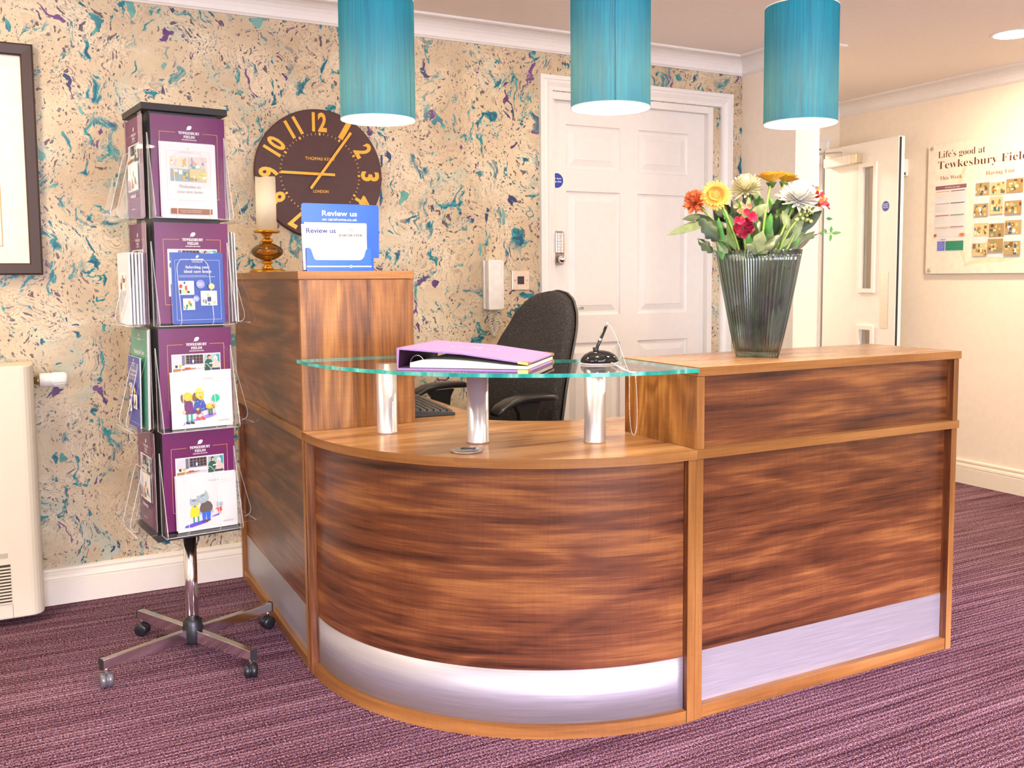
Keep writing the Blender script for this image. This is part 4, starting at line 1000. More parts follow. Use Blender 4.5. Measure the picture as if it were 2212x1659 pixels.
# ------------------------------------------------------------------ framed picture at the left
fr = thing('framed_picture', 'large dark brown framed picture with a pale mount at the left edge', 'picture', (-1.86, YW, 1.62))
fx0, fx1, fz0, fz1 = -.375, .373, -.405, .402
b = MB()
prof = [(0, 0), (0, .024), (.006, .028), (.036, .024), (.041, .018), (.041, .008)]
for (d0, h0), (d1, h1) in zip(prof[:-1], prof[1:]):
    A = [(fx0+d0, -h0, fz0+d0), (fx1-d0, -h0, fz0+d0), (fx1-d0, -h0, fz1-d0), (fx0+d0, -h0, fz1-d0)]
    B = [(fx0+d1, -h1, fz0+d1), (fx1-d1, -h1, fz0+d1), (fx1-d1, -h1, fz1-d1), (fx0+d1, -h1, fz1-d1)]
    b.add(A+B, [(0, 1, 5, 4), (1, 2, 6, 5), (2, 3, 7, 6), (3, 0, 4, 7)])
b.build('frame', mat('frame_brown', rgb('#3b2620'), .45, var=.25, vscale=500), fr)
b = MB(); b.box(fx0+.02, fx1-.02, -.008, -.004, fz0+.02, fz1-.02); b.build('mount_board', mat('mount_cream', (.80, .74, .64), .7), fr)
p = Print(); p.frame(-.255, -.305, .252, .30, .003, mat('mount_gold_line', (.45, .30, .08), .4)); p.rect(-.235, -.285, .232, .28, M_('#cdbb9c'))
photo(p, -.235, -.285, .232, .28, ['#cdbb9c', '#8c9c7c', '#b7a27a', '#6f7f8e', '#d8cbb0'], 77, 14); p.done('artwork', fr, M=frameM((0, -.0085, 0), (1, 0, 0), (0, 0, 1)))

# ------------------------------------------------------------------ radiator with guard
RW = mat('radiator_enamel', (.74, .66, .50), .35, var=.01)
rd = thing('radiator_cover', 'cream low surface temperature radiator cover with a louvred grille', 'radiator', (-1.95, YW-.019, 0))
rx1 = .416; b = MB(); r_ = .040
pts = [(-.42, 0), (rx1, 0), (rx1, -.136)]+[(rx1-r_+r_*math.cos(a), -.136-r_*math.sin(a)) for a in [math.radians(q) for q in (15, 30, 45, 60, 75, 90)]]+[(-.42, -.176)]
b.prism(pts, .030, .905, 0, None, False); b.build('casing', RW, rd, bevel=.006, bseg=3)
b = MB(); gx1 = .318
for k in range(12):
    z = .085+.0112*k; b.box(gx1-.50, gx1, -.1795, -.1765, z, z+.0052)
b.build('louvre', RW, rd)['kind'] = 'stuff'
b = MB(); b.box(gx1-.50, gx1, -.1768, -.1763, .083, .222); b.build('grille_shade', mat('grille_shade_dark', (.05, .035, .02), .8), rd)  # dark sheet stands in for the shade behind the louvres
b = MB(); b.box(gx1-.50, gx1-.006, -.1768, -.1763, .245, .262); b.build('pull_slot', mat('slot_beige', (.46, .41, .30), .6), rd)
b = MB(); b.box(gx1+.001, gx1+.0022, -.1767, -.1762, .032, .080); b.build('panel_joint', mat('joint_grey', (.2, .17, .12), .6), rd)
tv = thing('radiator_valve', 'white thermostatic radiator valve sticking out beside the radiator cover', 'radiator valve', (-1.534, 1.80, .842))
b = MB(); b.T = Matrix.Rotation(PI/2, 4, 'Y')
b.lathe([(0, 0), (.012, 0), (.012, .008), (.016, .009), (.016, .018)], 20); b.build('collar', mat('valve_brass', (.45, .34, .18), .35, .9), tv)
b = MB(); b.T = Matrix.Rotation(PI/2, 4, 'Y')
pr = [(0, .018), (.023, .018), (.025, .021), (.025, .052), (.024, .054), (.024, .056), (.025, .058), (.0245, .100), (.022, .107), (0, .108)]
b.lathe(pr, 36); b.build('valve_head', mat('valve_white', (.8, .78, .74), .35), tv)
b = MB(); b.T = Matrix.Rotation(PI/2, 4, 'Y')
for k in range(14):
    a = 2*PI*k/14; b.box(.0245*math.cos(a)-.0012, .0245*math.cos(a)+.0012, .0245*math.sin(a)-.0012, .0245*math.sin(a)+.0012, .062, .097)
b.build('grip_rib', mat('valve_white', (0, 0, 0)), tv)['kind'] = 'stuff'

# ------------------------------------------------------------------ intercom handset and switch
ip = thing('intercom_handset', 'white wall intercom handset with a coiled cord hanging below', 'intercom', (.292, YW, 1.162))
b = MB(); b.box(-.040, .060, -.022, 0, -.110, .110); b.build('wall_base', mat('phone_white', (.80, .78, .74), .3), ip, bevel=.005)
b = MB(); b.box(-.036, .030, -.062, -.024, -.112, .112); b.build('handset', mat('phone_white', (0, 0, 0)), ip, bevel=.006, bseg=3)
b = MB(); pts = []
def cpath(t):
    # down and back up again in a loop
    a = PI*t; return Vector((-.000+.018*math.cos(a), -.030-.004*math.sin(a), -.112-.115*math.sin(a)))
N = 26*10
for k in range(N+1):
    t = k/N; c = cpath(t); d = (cpath(min(1, t+.01))-cpath(max(0, t-.01))).normalized(); n1 = Vector((0, 1, 0)); n2 = d.cross(n1); ph = 2*PI*26*t
    pts.append(tuple(c+(n1*math.cos(ph)+n2*math.sin(ph))*.0075))
b.tube(pts, .0017, 6); b.build('coiled_cord', mat('phone_white', (0, 0, 0)), ip)
sw = thing('light_switch', 'square brushed metal light switch with a black rocker on the patterned wall', 'switch', (.444, YW, 1.182))
b = MB(); b.box(-.0445, .0445, -.0065, 0, -.0445, .0445); b.build('face_plate', mat('switch_metal', (.72, .62, .52), .33, 1, vscale=60), sw, bevel=.0018)
b = MB(); b.box(-.0165, .0165, -.0095, -.006, -.018, .018); b.build('rocker', mat('rocker_black', (.03, .022, .03), .35), sw, bevel=.001)
for sx in (-1, 1):
    b = MB(); ydisk(b, sx*.030, -.0078, -.006, 0, .0042, 14); b.build('screw', mat('screw_brass', (.5, .38, .2), .3, 1), sw)

# ------------------------------------------------------------------ candle and candle holder
chx, chy = -.757, 1.58
ch = thing('candle_holder', 'gold candle holder with an amber glass bulb on the tall cabinet', 'candle holder', (chx, chy, ZL))
GOLDM = mat('antique_gold', rgb('#c8902c'), .32, .9, var=.12, vscale=50)
b = MB(); b.lathe([(0, 0), (.062, 0), (.064, .003), (.063, .008), (.056, .011), (.020, .012), (.0, .013)], 48); b.build('foot', GOLDM, ch)
b = MB(); b.lathe([(0, .012), (.018, .012), (.021, .017), (.015, .024), (.012, .029), (.019, .035), (.019, .040), (.012, .046), (0, .047)], 36); b.build('lower_stem', GOLDM, ch)
b = MB(); prf = [(.012+.046*math.sin(PI*(.03+.94*k/14))**.8, .046+.062*k/14) for k in range(15)]; b.lathe(prf, 48)
amb = NT('amber_glass'); tr = amb.n('ShaderNodeBsdfTransparent'); tr.inputs[0].default_value = (.85, .50, .12, 1); gg = amb.n('ShaderNodeBsdfGlossy'); gg.inputs['Roughness'].default_value = .04
df = amb.n('ShaderNodeBsdfDiffuse'); df.inputs[0].default_value = (.45, .25, .06, 1)
lw = amb.n('ShaderNodeLayerWeight'); lw.inputs[0].default_value = .35; m1 = amb.n('ShaderNodeMixShader'); m1.inputs[0].default_value = .22; amb.l(tr.outputs[0], m1.inputs[1]); amb.l(df.outputs[0], m1.inputs[2])
m2 = amb.n('ShaderNodeMixShader'); amb.l(lw.outputs['Fresnel'], m2.inputs[0]); amb.l(m1.outputs[0], m2.inputs[1]); amb.l(gg.outputs[0], m2.inputs[2]); amb.l(m2.outputs[0], amb.out.inputs[0])
b.build('amber_bulb', amb.m, ch)
b = MB(); b.lathe([(0, .107), (.012, .107), (.021, .113), (.021, .119), (.013, .126), (.011, .131), (.018, .139), (.020, .144), (.0, .145)], 36); b.build('upper_stem', GOLDM, ch)
b = MB(); b.lathe([(0, .145), (.044, .145), (.047, .147), (.047, .152), (.045, .154), (0, .154)], 48); b.build('drip_tray', GOLDM, ch)
b = MB(); R0 = .036; n = 48; zt = [.195+.004*math.sin(2*PI*k/n+.5)+.002*math.sin(6*PI*k/n) for k in range(n)]
v = [(R0*math.cos(2*PI*k/n), R0*math.sin(2*PI*k/n), 0) for k in range(n)]+[(R0*math.cos(2*PI*k/n), R0*math.sin(2*PI*k/n), zt[k]) for k in range(n)]+[(R0*.8*math.cos(2*PI*k/n), R0*.8*math.sin(2*PI*k/n), zt[k]-.006) for k in range(n)]
b.add(v, [tuple(range(n))[::-1]]+[(k, (k+1) % n, n+(k+1) % n, n+k) for k in range(n)]+[(n+k, n+(k+1) % n, 2*n+(k+1) % n, 2*n+k) for k in range(n)]+[tuple(range(2*n, 3*n))], 0, True)
cn = b.build('pillar_candle', mat('cream_wax', (.90, .82, .62), .5, var=.02), loc=(chx, chy, ZL+.1545)); tag(cn, 'cream pillar candle standing on the gold candle holder', 'candle')

# ------------------------------------------------------------------ review leaflet dispenser
RB = mat('dispenser_blue', rgb('#0a5be0'), .25, vscale=4); RB2 = mat('dispenser_deep_blue', rgb('#0a3fc0'), .3)
rv = thing('leaflet_dispenser', 'blue Review us card dispenser on the tall cabinet in front of the clock', 'leaflet holder', (-.668, .93, ZL))
x0, x1 = -.116, .114; HB, HF = .210, .080
b = MB(); pts = [(x0+.002, 0), (x1-.002, 0), (x1-.002, .042)]+[(x1+.016, .042)]+arc((x1+.010, HB-.008), .008, 0, 90, 5)+arc((x0+.008, HB-.008), .008, 90, 180, 5)+[(x0, .045), (x0+.002, .042)]
n = len(pts); b.add([(x, .030, z) for x, z in pts]+[(x, .033, z) for x, z in pts], [tuple(range(n)), tuple(range(n, 2*n))[::-1]]); b.add([(x, .030, z) for x, z in pts]+[(x, .033, z) for x, z in pts], [(k, (k+1) % n, n+(k+1) % n, n+k) for k in range(n)])
b.build('backboard', RB, rv)
p = Print(); p.text('Review us', 0, .173, .0165, WINK, .018, w=.112); p.text('on carehome.co.uk', 0, .158, .0085, WINK, .008, w=.112); p.done('backboard_lettering', rv, M=frameM((.004, .0298, 0), (1, 0, 0), (0, 0, 1)))
b = MB(); fp = [(x0, 0), (x1-.026, 0), (x1-.026, .071)]+[(x1-.034, .071), (x1-.042, .066), (x1-.048, .045), (x1-.056, .036), (x1-.064, .034)]+[(x0+.030, .034), (x0+.024, .037), (x0+.020, .048), (x0+.014, .067), (x0+.008, .071), (x0, .071)]
n = len(fp); v = [(x, -.020, z) for x, z in fp]+[(x, -.018, z) for x, z in fp]
b.add(v, [tuple(range(n)), tuple(range(n, 2*n))[::-1]]); b.add(v, [(k, (k+1) % n, n+(k+1) % n, n+k) for k in range(n)])
b.build('front_pocket', RB, rv)
p = Print(); p.rect(x0, .0125, x1-.026, .0165, WINK); p.ell(.022, .0145, .0042, .0042, WINK); p.ell(.022, .0145, .002, .0026, RB2); p.text('carehome.co.uk', .055, .0128, .0050, WINK, .03, w=.046); p.done('pocket_lettering', rv, M=frameM((0, -.0203, 0), (1, 0, 0), (0, 0, 1)))
b = MB(); sp = [(-.019, 0), (.031, 0), (.031, .060), (.010, .068), (-.019, .071)]; b.add([(x1-.0255, y, z) for y, z in sp]+[(x1-.0235, y, z) for y, z in sp], [tuple(range(5)), tuple(range(5, 10))[::-1]]+[(k, (k+1) % 5, 5+(k+1) % 5, 5+k) for k in range(5)])
b.add([(x0, y, z) for y, z in sp]+[(x0+.002, y, z) for y, z in sp], [tuple(range(5)), tuple(range(5, 10))[::-1]]+[(k, (k+1) % 5, 5+(k+1) % 5, 5+k) for k in range(5)])
b.build('side_wall', RB2, rv)['label'] = 'deep blue side walls'
b = MB(); b.box(x0, x1-.024, -.019, .031, 0, .002); b.build('pocket_floor', RB2, rv)
def art_review(p, w_, h_):
    p.text('Review us', .014, h_-.027, .0150, M_('#101080'), .018, w=.092, align='L'); p.text('on carehome.co.uk', .016, h_-.037, .0062, M_('#4a4aa0'), 0, w=.075, align='L')
    p.text('the leading care home review website', .018, h_-.0445, .0026, M_('#4a4aa0'), .01, w=.070, align='L'); p.rect(.018, h_-.049, .112, h_-.0486, LGREY)
    leafline(p, .152, h_-.021, .015, M_('#7d6a70'), PAPER); p.text(serif('BARCHESTER'), .152, h_-.038, .0075, INK, .004, w=.075); p.text(serif_i('Celebrating life'), .155, h_-.049, .0062, M_('#d8907e'), -.006, w=.050)
    p.text('Please leave a review for Barchester Tewkesbury Fields', .020, h_-.062, .0040, GREYINK, .005, w=.150, align='L'); p.lines(.024, .175, h_-.103, h_-.068, 6, .0010, GREYINK, 2)
for q in range(4):
    M = Matrix.Translation((-.668+x0+.001*q+(-.008 if q == 0 else 0), .93-.004+.009*q-.008, ZL+.004)) @ Matrix.Rotation(-.06+.02*q, 4, 'X') @ Matrix.Rotation(.012*(q-1), 4, 'Y') @ frameM((0, 0, 0), (1, 0, 0), (0, 0, 1))
    brochure('review_card', ['frontmost', 'second', 'third', 'rearmost'][q]+' of the white Review us cards in the blue dispenser', .196, .140-.0+.006*(q > 0), .004, M, art_review if q == 0 else None, 'review cards in the blue dispenser', cat='card')

# ------------------------------------------------------------------ notice board on the right wall
nb = thing('notice_board', 'large ivory notice board headed Life\'s good, on steel standoffs on the cream wall', 'notice board', (XR-.001, 1.10, 1.575))
NX = -.018; NM = frameM((NX-.003, 0, 0), (0, -1, 0), (0, 0, 1))
bz0, bz1, by0, by1 = -.372, .372, -.72, .78
b = MB(); b.box(NX-.003, NX, by0, by1, bz0, bz1); b.build('panel', mat('board_ivory', (.84, .755, .64), .12), nb)
NY = lambda y: 1.10-y    # along the board from its centre, to the right as seen
p = Print(); BR = M_('#5e2c12'); BR2 = M_('#96561f')
SWS = mat('board_swirl', (.80, .67, .48), .15)
def swirl(pts, w0):
    P_ = [Vector(q) for q in pts]; n = len(P_)
    L_, R_2 = [], []
    for i in range(n):
        d = (P_[min(n-1, i+1)]-P_[max(0, i-1)]).normalized(); w_ = w0*math.sin(PI*(i+.5)/n); L_.append(P_[i]+Vector((-d.y, d.x))*w_); R_2.append(P_[i]-Vector((-d.y, d.x))*w_)
    z = p.z(); p.add([(q.x, q.y, z) for q in L_+R_2], [(i, i+1, n+i+1, n+i) for i in range(n-1)], p.mi(SWS))
X = lambda y: 1.10-y; Z = lambda z: z-1.575
swirl([(X(1.62)+.06*k+.05*math.sin(k*.5), Z(1.25)+.004*k*k+.02*math.sin(k)) for k in range(10)], .03)
swirl([(X(1.60)-.09*math.sin(k*.25), Z(1.24)+.05*k) for k in range(13)], .025)
p.text(serif("Life's good at"), X(1.8119), Z(1.868), .040, BR, -.010, w=.307, align='L'); p.text(serif('Tewkesbury Fields'), X(1.8126), Z(1.805), .046, BR, -.010, w=.60, align='L')
p.text(serif('This Week'), X(1.7976), Z(1.741), .022, BR2, -.008, w=.150, align='L'); p.text(serif('Having Fun'), X(1.4962), Z(1.742), .022, BR2, -.008, w=.172, align='L')
p.text(serif('Get in Touch'), X(1.06), Z(1.742), .022, BR2, -.008, w=.18, align='L')
p.done('board_lettering', nb, M=NM)
def sheet(name, label, y0, y1, z0, z1, art, grp=None):
    p = Print(); w_, h_ = y0-y1, z1-z0; i = p.mi(PAPER)
    p.add([(0, 0, .0008), (w_, 0, .0008), (w_, h_, .0008), (0, h_, .0008), (0, 0, 0), (w_, 0, 0), (w_, h_, 0), (0, h_, 0)], [(0, 1, 2, 3), (7, 6, 5, 4), (0, 4, 5, 1), (1, 5, 6, 2), (2, 6, 7, 3), (3, 7, 4, 0)], i); p.lay = 8
    art(p, w_, h_); o = p.done(name, M=frameM((XR+NX-.0042, y0, z0), (0, -1, 0), (0, 0, 1))); return tag(o, label, 'notice', grp)
def art_week(p, w_, h_):
    p.rect(.004, h_-.026, w_-.004, h_-.004, M_('#8a5a64')); p.text('Activities this week', w_*.55, h_-.019, .009, PAPER, .01)
    cs = ['#e8a020', '#6a3a3a', '#b0a8a0', '#5a5a60', '#c0503a', '#4a8a50', '#e8b030', '#8a4a2a']
    for k in range(8):
        x = .010+(w_/2-.006)*(k % 2); y = h_-.036-.068*(k//2); p.rect(x, y-.004, x+w_/2-.016, y, M_(cs[k])); p.lines(x, x+w_/2-.02, y-.050, y-.010, 5, .0012, LGREY, k)
    p.ell(w_-.02, .012, .018, .008, M_('#d87a30')); p.ell(.014, .012, .010, .007, M_('#b0502a'))
sheet('activity_sheet', 'printed weekly activity sheet under the This Week heading', 1.827, 1.613, 1.412, 1.711, art_week)
def art_small(p, w_, h_):
    p.text('COMPANY', .045, h_-.014, .006, INK, .02); p.rect(.006, .006, .058, h_-.020, M_('#6870c8')); p.rect(.062, .006, w_-.004, h_-.020, M_('#2f8a6c')); p.lines(.010, .054, .010, h_-.024, 4, .001, PAPER); p.lines(.066, w_-.008, .012, h_-.024, 3, .001, M_('#1f5a48'))
sheet('notice_card', 'small blue and green card below the weekly activity sheet', 1.808, 1.622, 1.328, 1.409, art_small)
pc = [['#a08458', '#5a4030', '#c9a878', '#7a8a60', '#e0c8a0'], ['#a89468', '#d9dde2', '#7a5a2a', '#e0b870', '#45586a'], ['#c8b88a', '#3a6a7a', '#e8d8a8', '#7a6038', '#a87a3a']]
def art_photos(rows):
    def f(p, w_, h_):
        for k, (cx, cy, ww, hh, sd) in enumerate(rows): photo(p, cx, cy, cx+ww, cy+hh, pc[sd % 3], sd, 12)
    return f
sheet('photo_sheet', 'upper sheet of activity photographs under the Having Fun heading', 1.570, 1.262, 1.500, 1.716, art_photos([(.012, .130, .088, .072, 61), (.106, .128, .090, .070, 62), (.202, .132, .100, .075, 63), (.010, .016, .088, .072, 64), (.108, .024, .080, .095, 65), (.200, .018, .100, .072, 66)]))
sheet('photo_sheet', 'lower sheet of activity photographs near the bottom of the notice board', 1.572, 1.262, 1.288, 1.497, art_photos([(.012, .118, .090, .074, 71), (.106, .112, .094, .074, 72), (.204, .124, .098, .074, 73), (.010, .010, .092, .072, 74), (.106, .030, .092, .072, 75), (.204, .012, .098, .074, 76)]))
sheet('photo_sheet', 'sheet of photographs further right on the notice board, mostly outside the picture', 1.20, .90, 1.30, 1.70, art_photos([(.01+.1*(k % 3), .02+.1*(k//3), .085, .075, 80+k) for k in range(12)]))
for y in (by0+.028, by1-.028):
    for z in (bz0+.020, bz1-.020):
        b = MB(); b.T = Matrix.Translation((0, y, z)) @ Matrix.Rotation(-PI/2, 4, 'Y'); b.lathe([(0, 0), (.0075, 0), (.0075, .021), (.011, .0212), (.011, .026), (.009, .0275), (0, .0278)], 24); b.build('standoff', CHROME, nb)
# ------------------------------------------------------------------ office chair
def fabric():
    t = NT('charcoal_chair_fabric'); tc = t.n('ShaderNodeTexCoord').outputs['Object']
    n = t.noise(tc, 210, 3, .8).outputs[0]
    c = t.ramp(n, [(.33, (.012, .011, .011)), (.55, (.045, .040, .039)), (.72, (.16, .14, .135))]); b = t.bsdf(c, .85); t.bump(b, n, .5, .0015); return t.m
FAB = fabric()
oc = thing('office_chair', 'charcoal fabric office chair with black armrests behind the desk', 'chair', (-.03, 1.29, 0), math.radians(192))
def back_pt(v, u, front):
    """v 0..1 from bottom to top, u -1..1 across"""
    z = .54+.60*v
    prof = [(0, .205), (.12, .225), (.3, .235), (.5, .228), (.7, .200), (.85, .165), (.94, .118), (.985, .06), (1, .0)]
    for (a, wa), (c, wc) in zip(prof[:-1], prof[1:]):
        if a <= v <= c: hw = wa+(wc-wa)*(v-a)/(c-a); break
    y = hw*u
    x = -.205-.14*v+.045*math.sin(PI*min(1, v*1.3))*.6 + .055*(y/.235)**2
    return (x if front else x-.045+.028*abs(u)**3, y, z)
def sheet_back(front, mt, name, grow=1.0, dx=0.0):
    b = MB(); NV, NU = 26, 22; vs = []
    vv = [1-(1-i/NV)**1.6 for i in range(NV+1)]
    for i in range(NV+1):
        for j in range(NU+1):
            u = -1+2*j/NU; e = (1-abs(u)**4)*(1-abs(2*vv[i]-1)**8)
            x, y, z = back_pt(vv[i], u, True)
            vs.append((x+dx+(.030*e if front else -.030*e), y*grow, .84+(z-.84)*grow))
    fs = [(i*(NU+1)+j, i*(NU+1)+j+1, (i+1)*(NU+1)+j+1, (i+1)*(NU+1)+j) for i in range(NV) for j in range(NU)]
    b.add(vs, fs, 0, True)
    # back surface to close the shell
    vs2 = [(x-(.036 if front else .012), y, z) for x, y, z in vs]; b.add(vs2, [f[::-1] for f in fs], 0, True)
    edge = [j for j in range(NU+1)]+[i*(NU+1)+NU for i in range(1, NV+1)]+[NV*(NU+1)+j for j in range(NU-1, -1, -1)]+[i*(NU+1) for i in range(NV-1, 0, -1)]
    n = len(edge); b.add([vs[k] for k in edge]+[vs2[k] for k in edge], [(k, (k+1) % n, n+(k+1) % n, n+k) for k in range(n)], 0, True)
    return b.build(name, mt, oc)
sheet_back(True, FAB, 'backrest')
sheet_back(False, mat('chair_shell_plastic', (.11, .10, .092), .45), 'back_shell', 1.015, -.040)
b = MB(); vs = []; NN = 16
for layer, (zz, sc) in enumerate(((.445, .93), (.46, 1), (.505, 1), (.525, .93), (.530, .7))):
    for k in range(40):
        a = 2*PI*k/40; c, s_ = math.cos(a), math.sin(a); e = .55
        vs.append((.24*sc*abs(c)**e*(1 if c >= 0 else -1), .245*sc*abs(s_)**e*(1 if s_ >= 0 else -1), zz-(.02 if c > .6 and layer > 2 else 0)))
b.add(vs, [(i*40+k, i*40+(k+1) % 40, (i+1)*40+(k+1) % 40, (i+1)*40+k) for i in range(4) for k in range(40)]+[tuple(range(40))[::-1], tuple(range(160, 200))], 0, True)
b.build('seat', FAB, oc)
b = MB(); b.box(-.26, -.14, -.035, .035, .42, .445); b.box(-.285, -.255, -.035, .035, .42, .72); b.build('back_support', BLACK, oc, bevel=.008)
ARMP = mat('armrest_polyurethane', (.022, .020, .019), .28)
for s_ in (-1, 1):
    y = s_*.275; b = MB()
    P_ = [(-.125, .762), (-.10, .770), (-.04, .7735), (.03, .7735), (.08, .766), (.125, .748), (.148, .728)]
    sec = []
    for i, (x, z) in enumerate(P_):
        hw = .034*(.80 if i in (0, 6) else 1); th = .022*(.7 if i in (0, 6) else 1)
        sec.append([(x, y+hw*c, z-th*.5+th*s2) for c, s2 in [(math.copysign(abs(math.cos(a))**.5, math.cos(a)), math.copysign(abs(math.sin(a))**.7, math.sin(a))*.6) for a in [2*PI*k/20 for k in range(20)]]])
    vs = [p for q in sec for p in q]; n = len(P_)
    b.add(vs, [(i*20+k, i*20+(k+1) % 20, (i+1)*20+(k+1) % 20, (i+1)*20+k) for i in range(n-1) for k in range(20)]+[tuple(range(20))[::-1], tuple(range((n-1)*20, n*20))], 0, True)
    b.build('armrest', ARMP, oc)
    b = MB(); pr = [(-.06, .745), (.07, .745), (.045, .715), (.038, .66), (.030, .50), (.010, .44), (-.035, .44), (-.035, .66), (-.042, .715)]
    n = len(pr); b.add([(x, y-.012, z) for x, z in pr]+[(x, y+.012, z) for x, z in pr], [tuple(range(n)), tuple(range(n, 2*n))[::-1]]+[(k, (k+1) % n, n+(k+1) % n, n+k) for k in range(n)])
    b.box(-.035, .010, min(y, s_*.10), max(y, s_*.10), .43, .445)
    b.build('arm_bracket', ARMP, oc, bevel=.003)
    b = MB(); b.tube([(-.022, y-s_*.0-.020, .700), (.0, y-.024, .698), (.022, y-.020, .700)], .006, 10); b.build('adjuster_lever', CHROME, oc)
b = MB(); b.lathe([(0, .10), (.028, .10), (.028, .30), (.018, .30), (.018, .42), (.05, .42), (.05, .445), (0, .445)], 24); b.build('gas_lift', BLACK, oc)
for k in range(5):
    a = 2*PI*k/5+.3; c, s_ = math.cos(a), math.sin(a)
    b = MB(); b.tube([(.02*c, .02*s_, .105), (.15*c, .15*s_, .095), (.29*c, .29*s_, .072)], [.026, .02, .014], 12); lg = b.build('leg', BLACK, oc)
    b = MB(); b.T = Matrix.Translation((.29*c, .29*s_, .028)) @ Matrix.Rotation(a, 4, 'Z') @ Matrix.Rotation(PI/2, 4, 'X'); b.lathe([(0, -.022), (.024, -.020), (.028, -.012), (.028, -.003), (.02, 0), (.028, .003), (.028, .012), (.024, .020), (0, .022)], 20)
    b.build('castor', BLACK, lg)

# ------------------------------------------------------------------ keyboard
kb = thing('keyboard', 'black computer keyboard on the left worktop behind the tall cabinet', 'keyboard', (-.352, 1.13, ZW+.0005), math.radians(-6))
b = MB(); b.add([(-.072, -.222, .0), (.072, -.222, 0), (.072, .222, 0), (-.072, .222, 0), (-.070, -.220, .022), (.072, -.220, .010), (.072, .220, .010), (-.070, .220, .022)],
    [(0, 3, 2, 1), (4, 5, 6, 7), (0, 1, 5, 4), (1, 2, 6, 5), (2, 3, 7, 6), (3, 0, 4, 7)]); b.build('case', BLACKM, kb, bevel=.003)
b = MB(); b.add([(-.0075, -.0075, 0), (.0075, -.0075, 0), (.0075, .0075, 0), (-.0075, .0075, 0), (-.006, -.006, .007), (.006, -.006, .007), (.006, .006, .007), (-.006, .006, .007)],
    [(4, 5, 6, 7), (0, 1, 5, 4), (1, 2, 6, 5), (2, 3, 7, 6), (3, 0, 4, 7)])
KM = mat('keycap_black', (.035, .033, .035), .4)
k0 = b.build('key', KM, kb); first = True
for r_ in range(6):
    for c_ in range(16):
        o = k0 if first else k0.copy()
        if not first: COL.objects.link(o); o.parent = kb
        first = False
        x = -.058+.0225*r_; o.location = (x, -.205+.0272*c_, .0215-(x+.07)*.0845); o.rotation_euler = (0, .0845, 0); o.scale = (1.28, 1.62, 1)

# ------------------------------------------------------------------ purple album on the glass shelf
LIL = mat('lilac_leathercloth', rgb('#a886c4'), .38, var=.05, vscale=40); DPU = mat('dark_purple_lining', rgb('#3c1838'), .5)
A_ = Vector((-.694, .3526)); B_ = Vector((-.436, .1245)); C_ = Vector((-.2312, .3808))
ang = math.atan2(B_.y-A_.y, B_.x-A_.x); Wd = (B_-A_).length; Dp = (C_-B_).length
al = thing('visitor_album', 'thick lilac leather-look album with gold corners lying on the glass shelf', 'album', (A_.x, A_.y, GT), ang)
Dp *= .93
b = MB(); b.box(-.006, Wd, 0, Dp, 0, .006); b.build('lower_cover', LIL, al, bevel=.0015)
b = MB(); b.add([(0, 0, .0585), (Wd*.5, -.0, .0475), (Wd, 0, .0245), (0, Dp, .0585), (Wd*.5, Dp, .0475), (Wd, Dp, .0245),
                 (0, 0, .0535), (Wd*.5, 0, .0425), (Wd, 0, .0200), (0, Dp, .0535), (Wd*.5, Dp, .0425), (Wd, Dp, .0200)],
    [(0, 1, 4, 3), (1, 2, 5, 4), (6, 9, 10, 7), (7, 10, 11, 8), (0, 6, 7, 1), (1, 7, 8, 2), (3, 4, 10, 9), (4, 5, 11, 10), (2, 8, 11, 5), (0, 3, 9, 6)], 0)
b.m = [0, 0, 1, 1, 0, 0, 0, 0, 0, 0]; b.build('upper_cover', [LIL, DPU], al, bevel=.001)
b = MB(); b.add([(-.006, 0, .004), (-.002, 0, .004), (-.002, Dp, .004), (-.006, Dp, .004), (-.006, 0, .0585), (.002, 0, .0585), (.002, Dp, .0585), (-.006, Dp, .0585)], [(0, 3, 2, 1), (4, 5, 6, 7), (0, 1, 5, 4), (2, 3, 7, 6), (3, 0, 4, 7), (1, 2, 6, 5)])
b.m[-1] = 1; b.build('spine', [LIL, DPU], al)
b = MB(); n = 10; vs = []
for i in range(n+1):
    t_ = i/n; x = .028+(Wd-.030)*t_; zt = .024+.014*math.sin(PI*min(1, t_*1.2))**.5*(1-t_)**.6-.004*t_
    vs += [(x, .006, .0075), (x, .006, zt-.004), (x, Dp-.006, zt-.004), (x, Dp-.006, .0075)]
b.add(vs, [(i*4+k, i*4+(k+1) % 4, (i+1)*4+(k+1) % 4, (i+1)*4+k) for i in range(n) for k in range(4)]+[(0, 1, 2, 3), (n*4+3, n*4+2, n*4+1, n*4)], 0)
b.build('page_block', mat('page_ivory', (.78, .74, .66), .6), al)
for y in (.05, Dp-.05):
    b = MB(); b.tube([(.012+.020*(1-math.cos(a)), y, .012+.024*math.sin(a)) for a in [PI*k/10 for k in range(11)]], .0016, 8); b.build('ring', CHROME, al)
GTIP = mat('gold_corner_metal', rgb('#e0b868'), .25, .9)
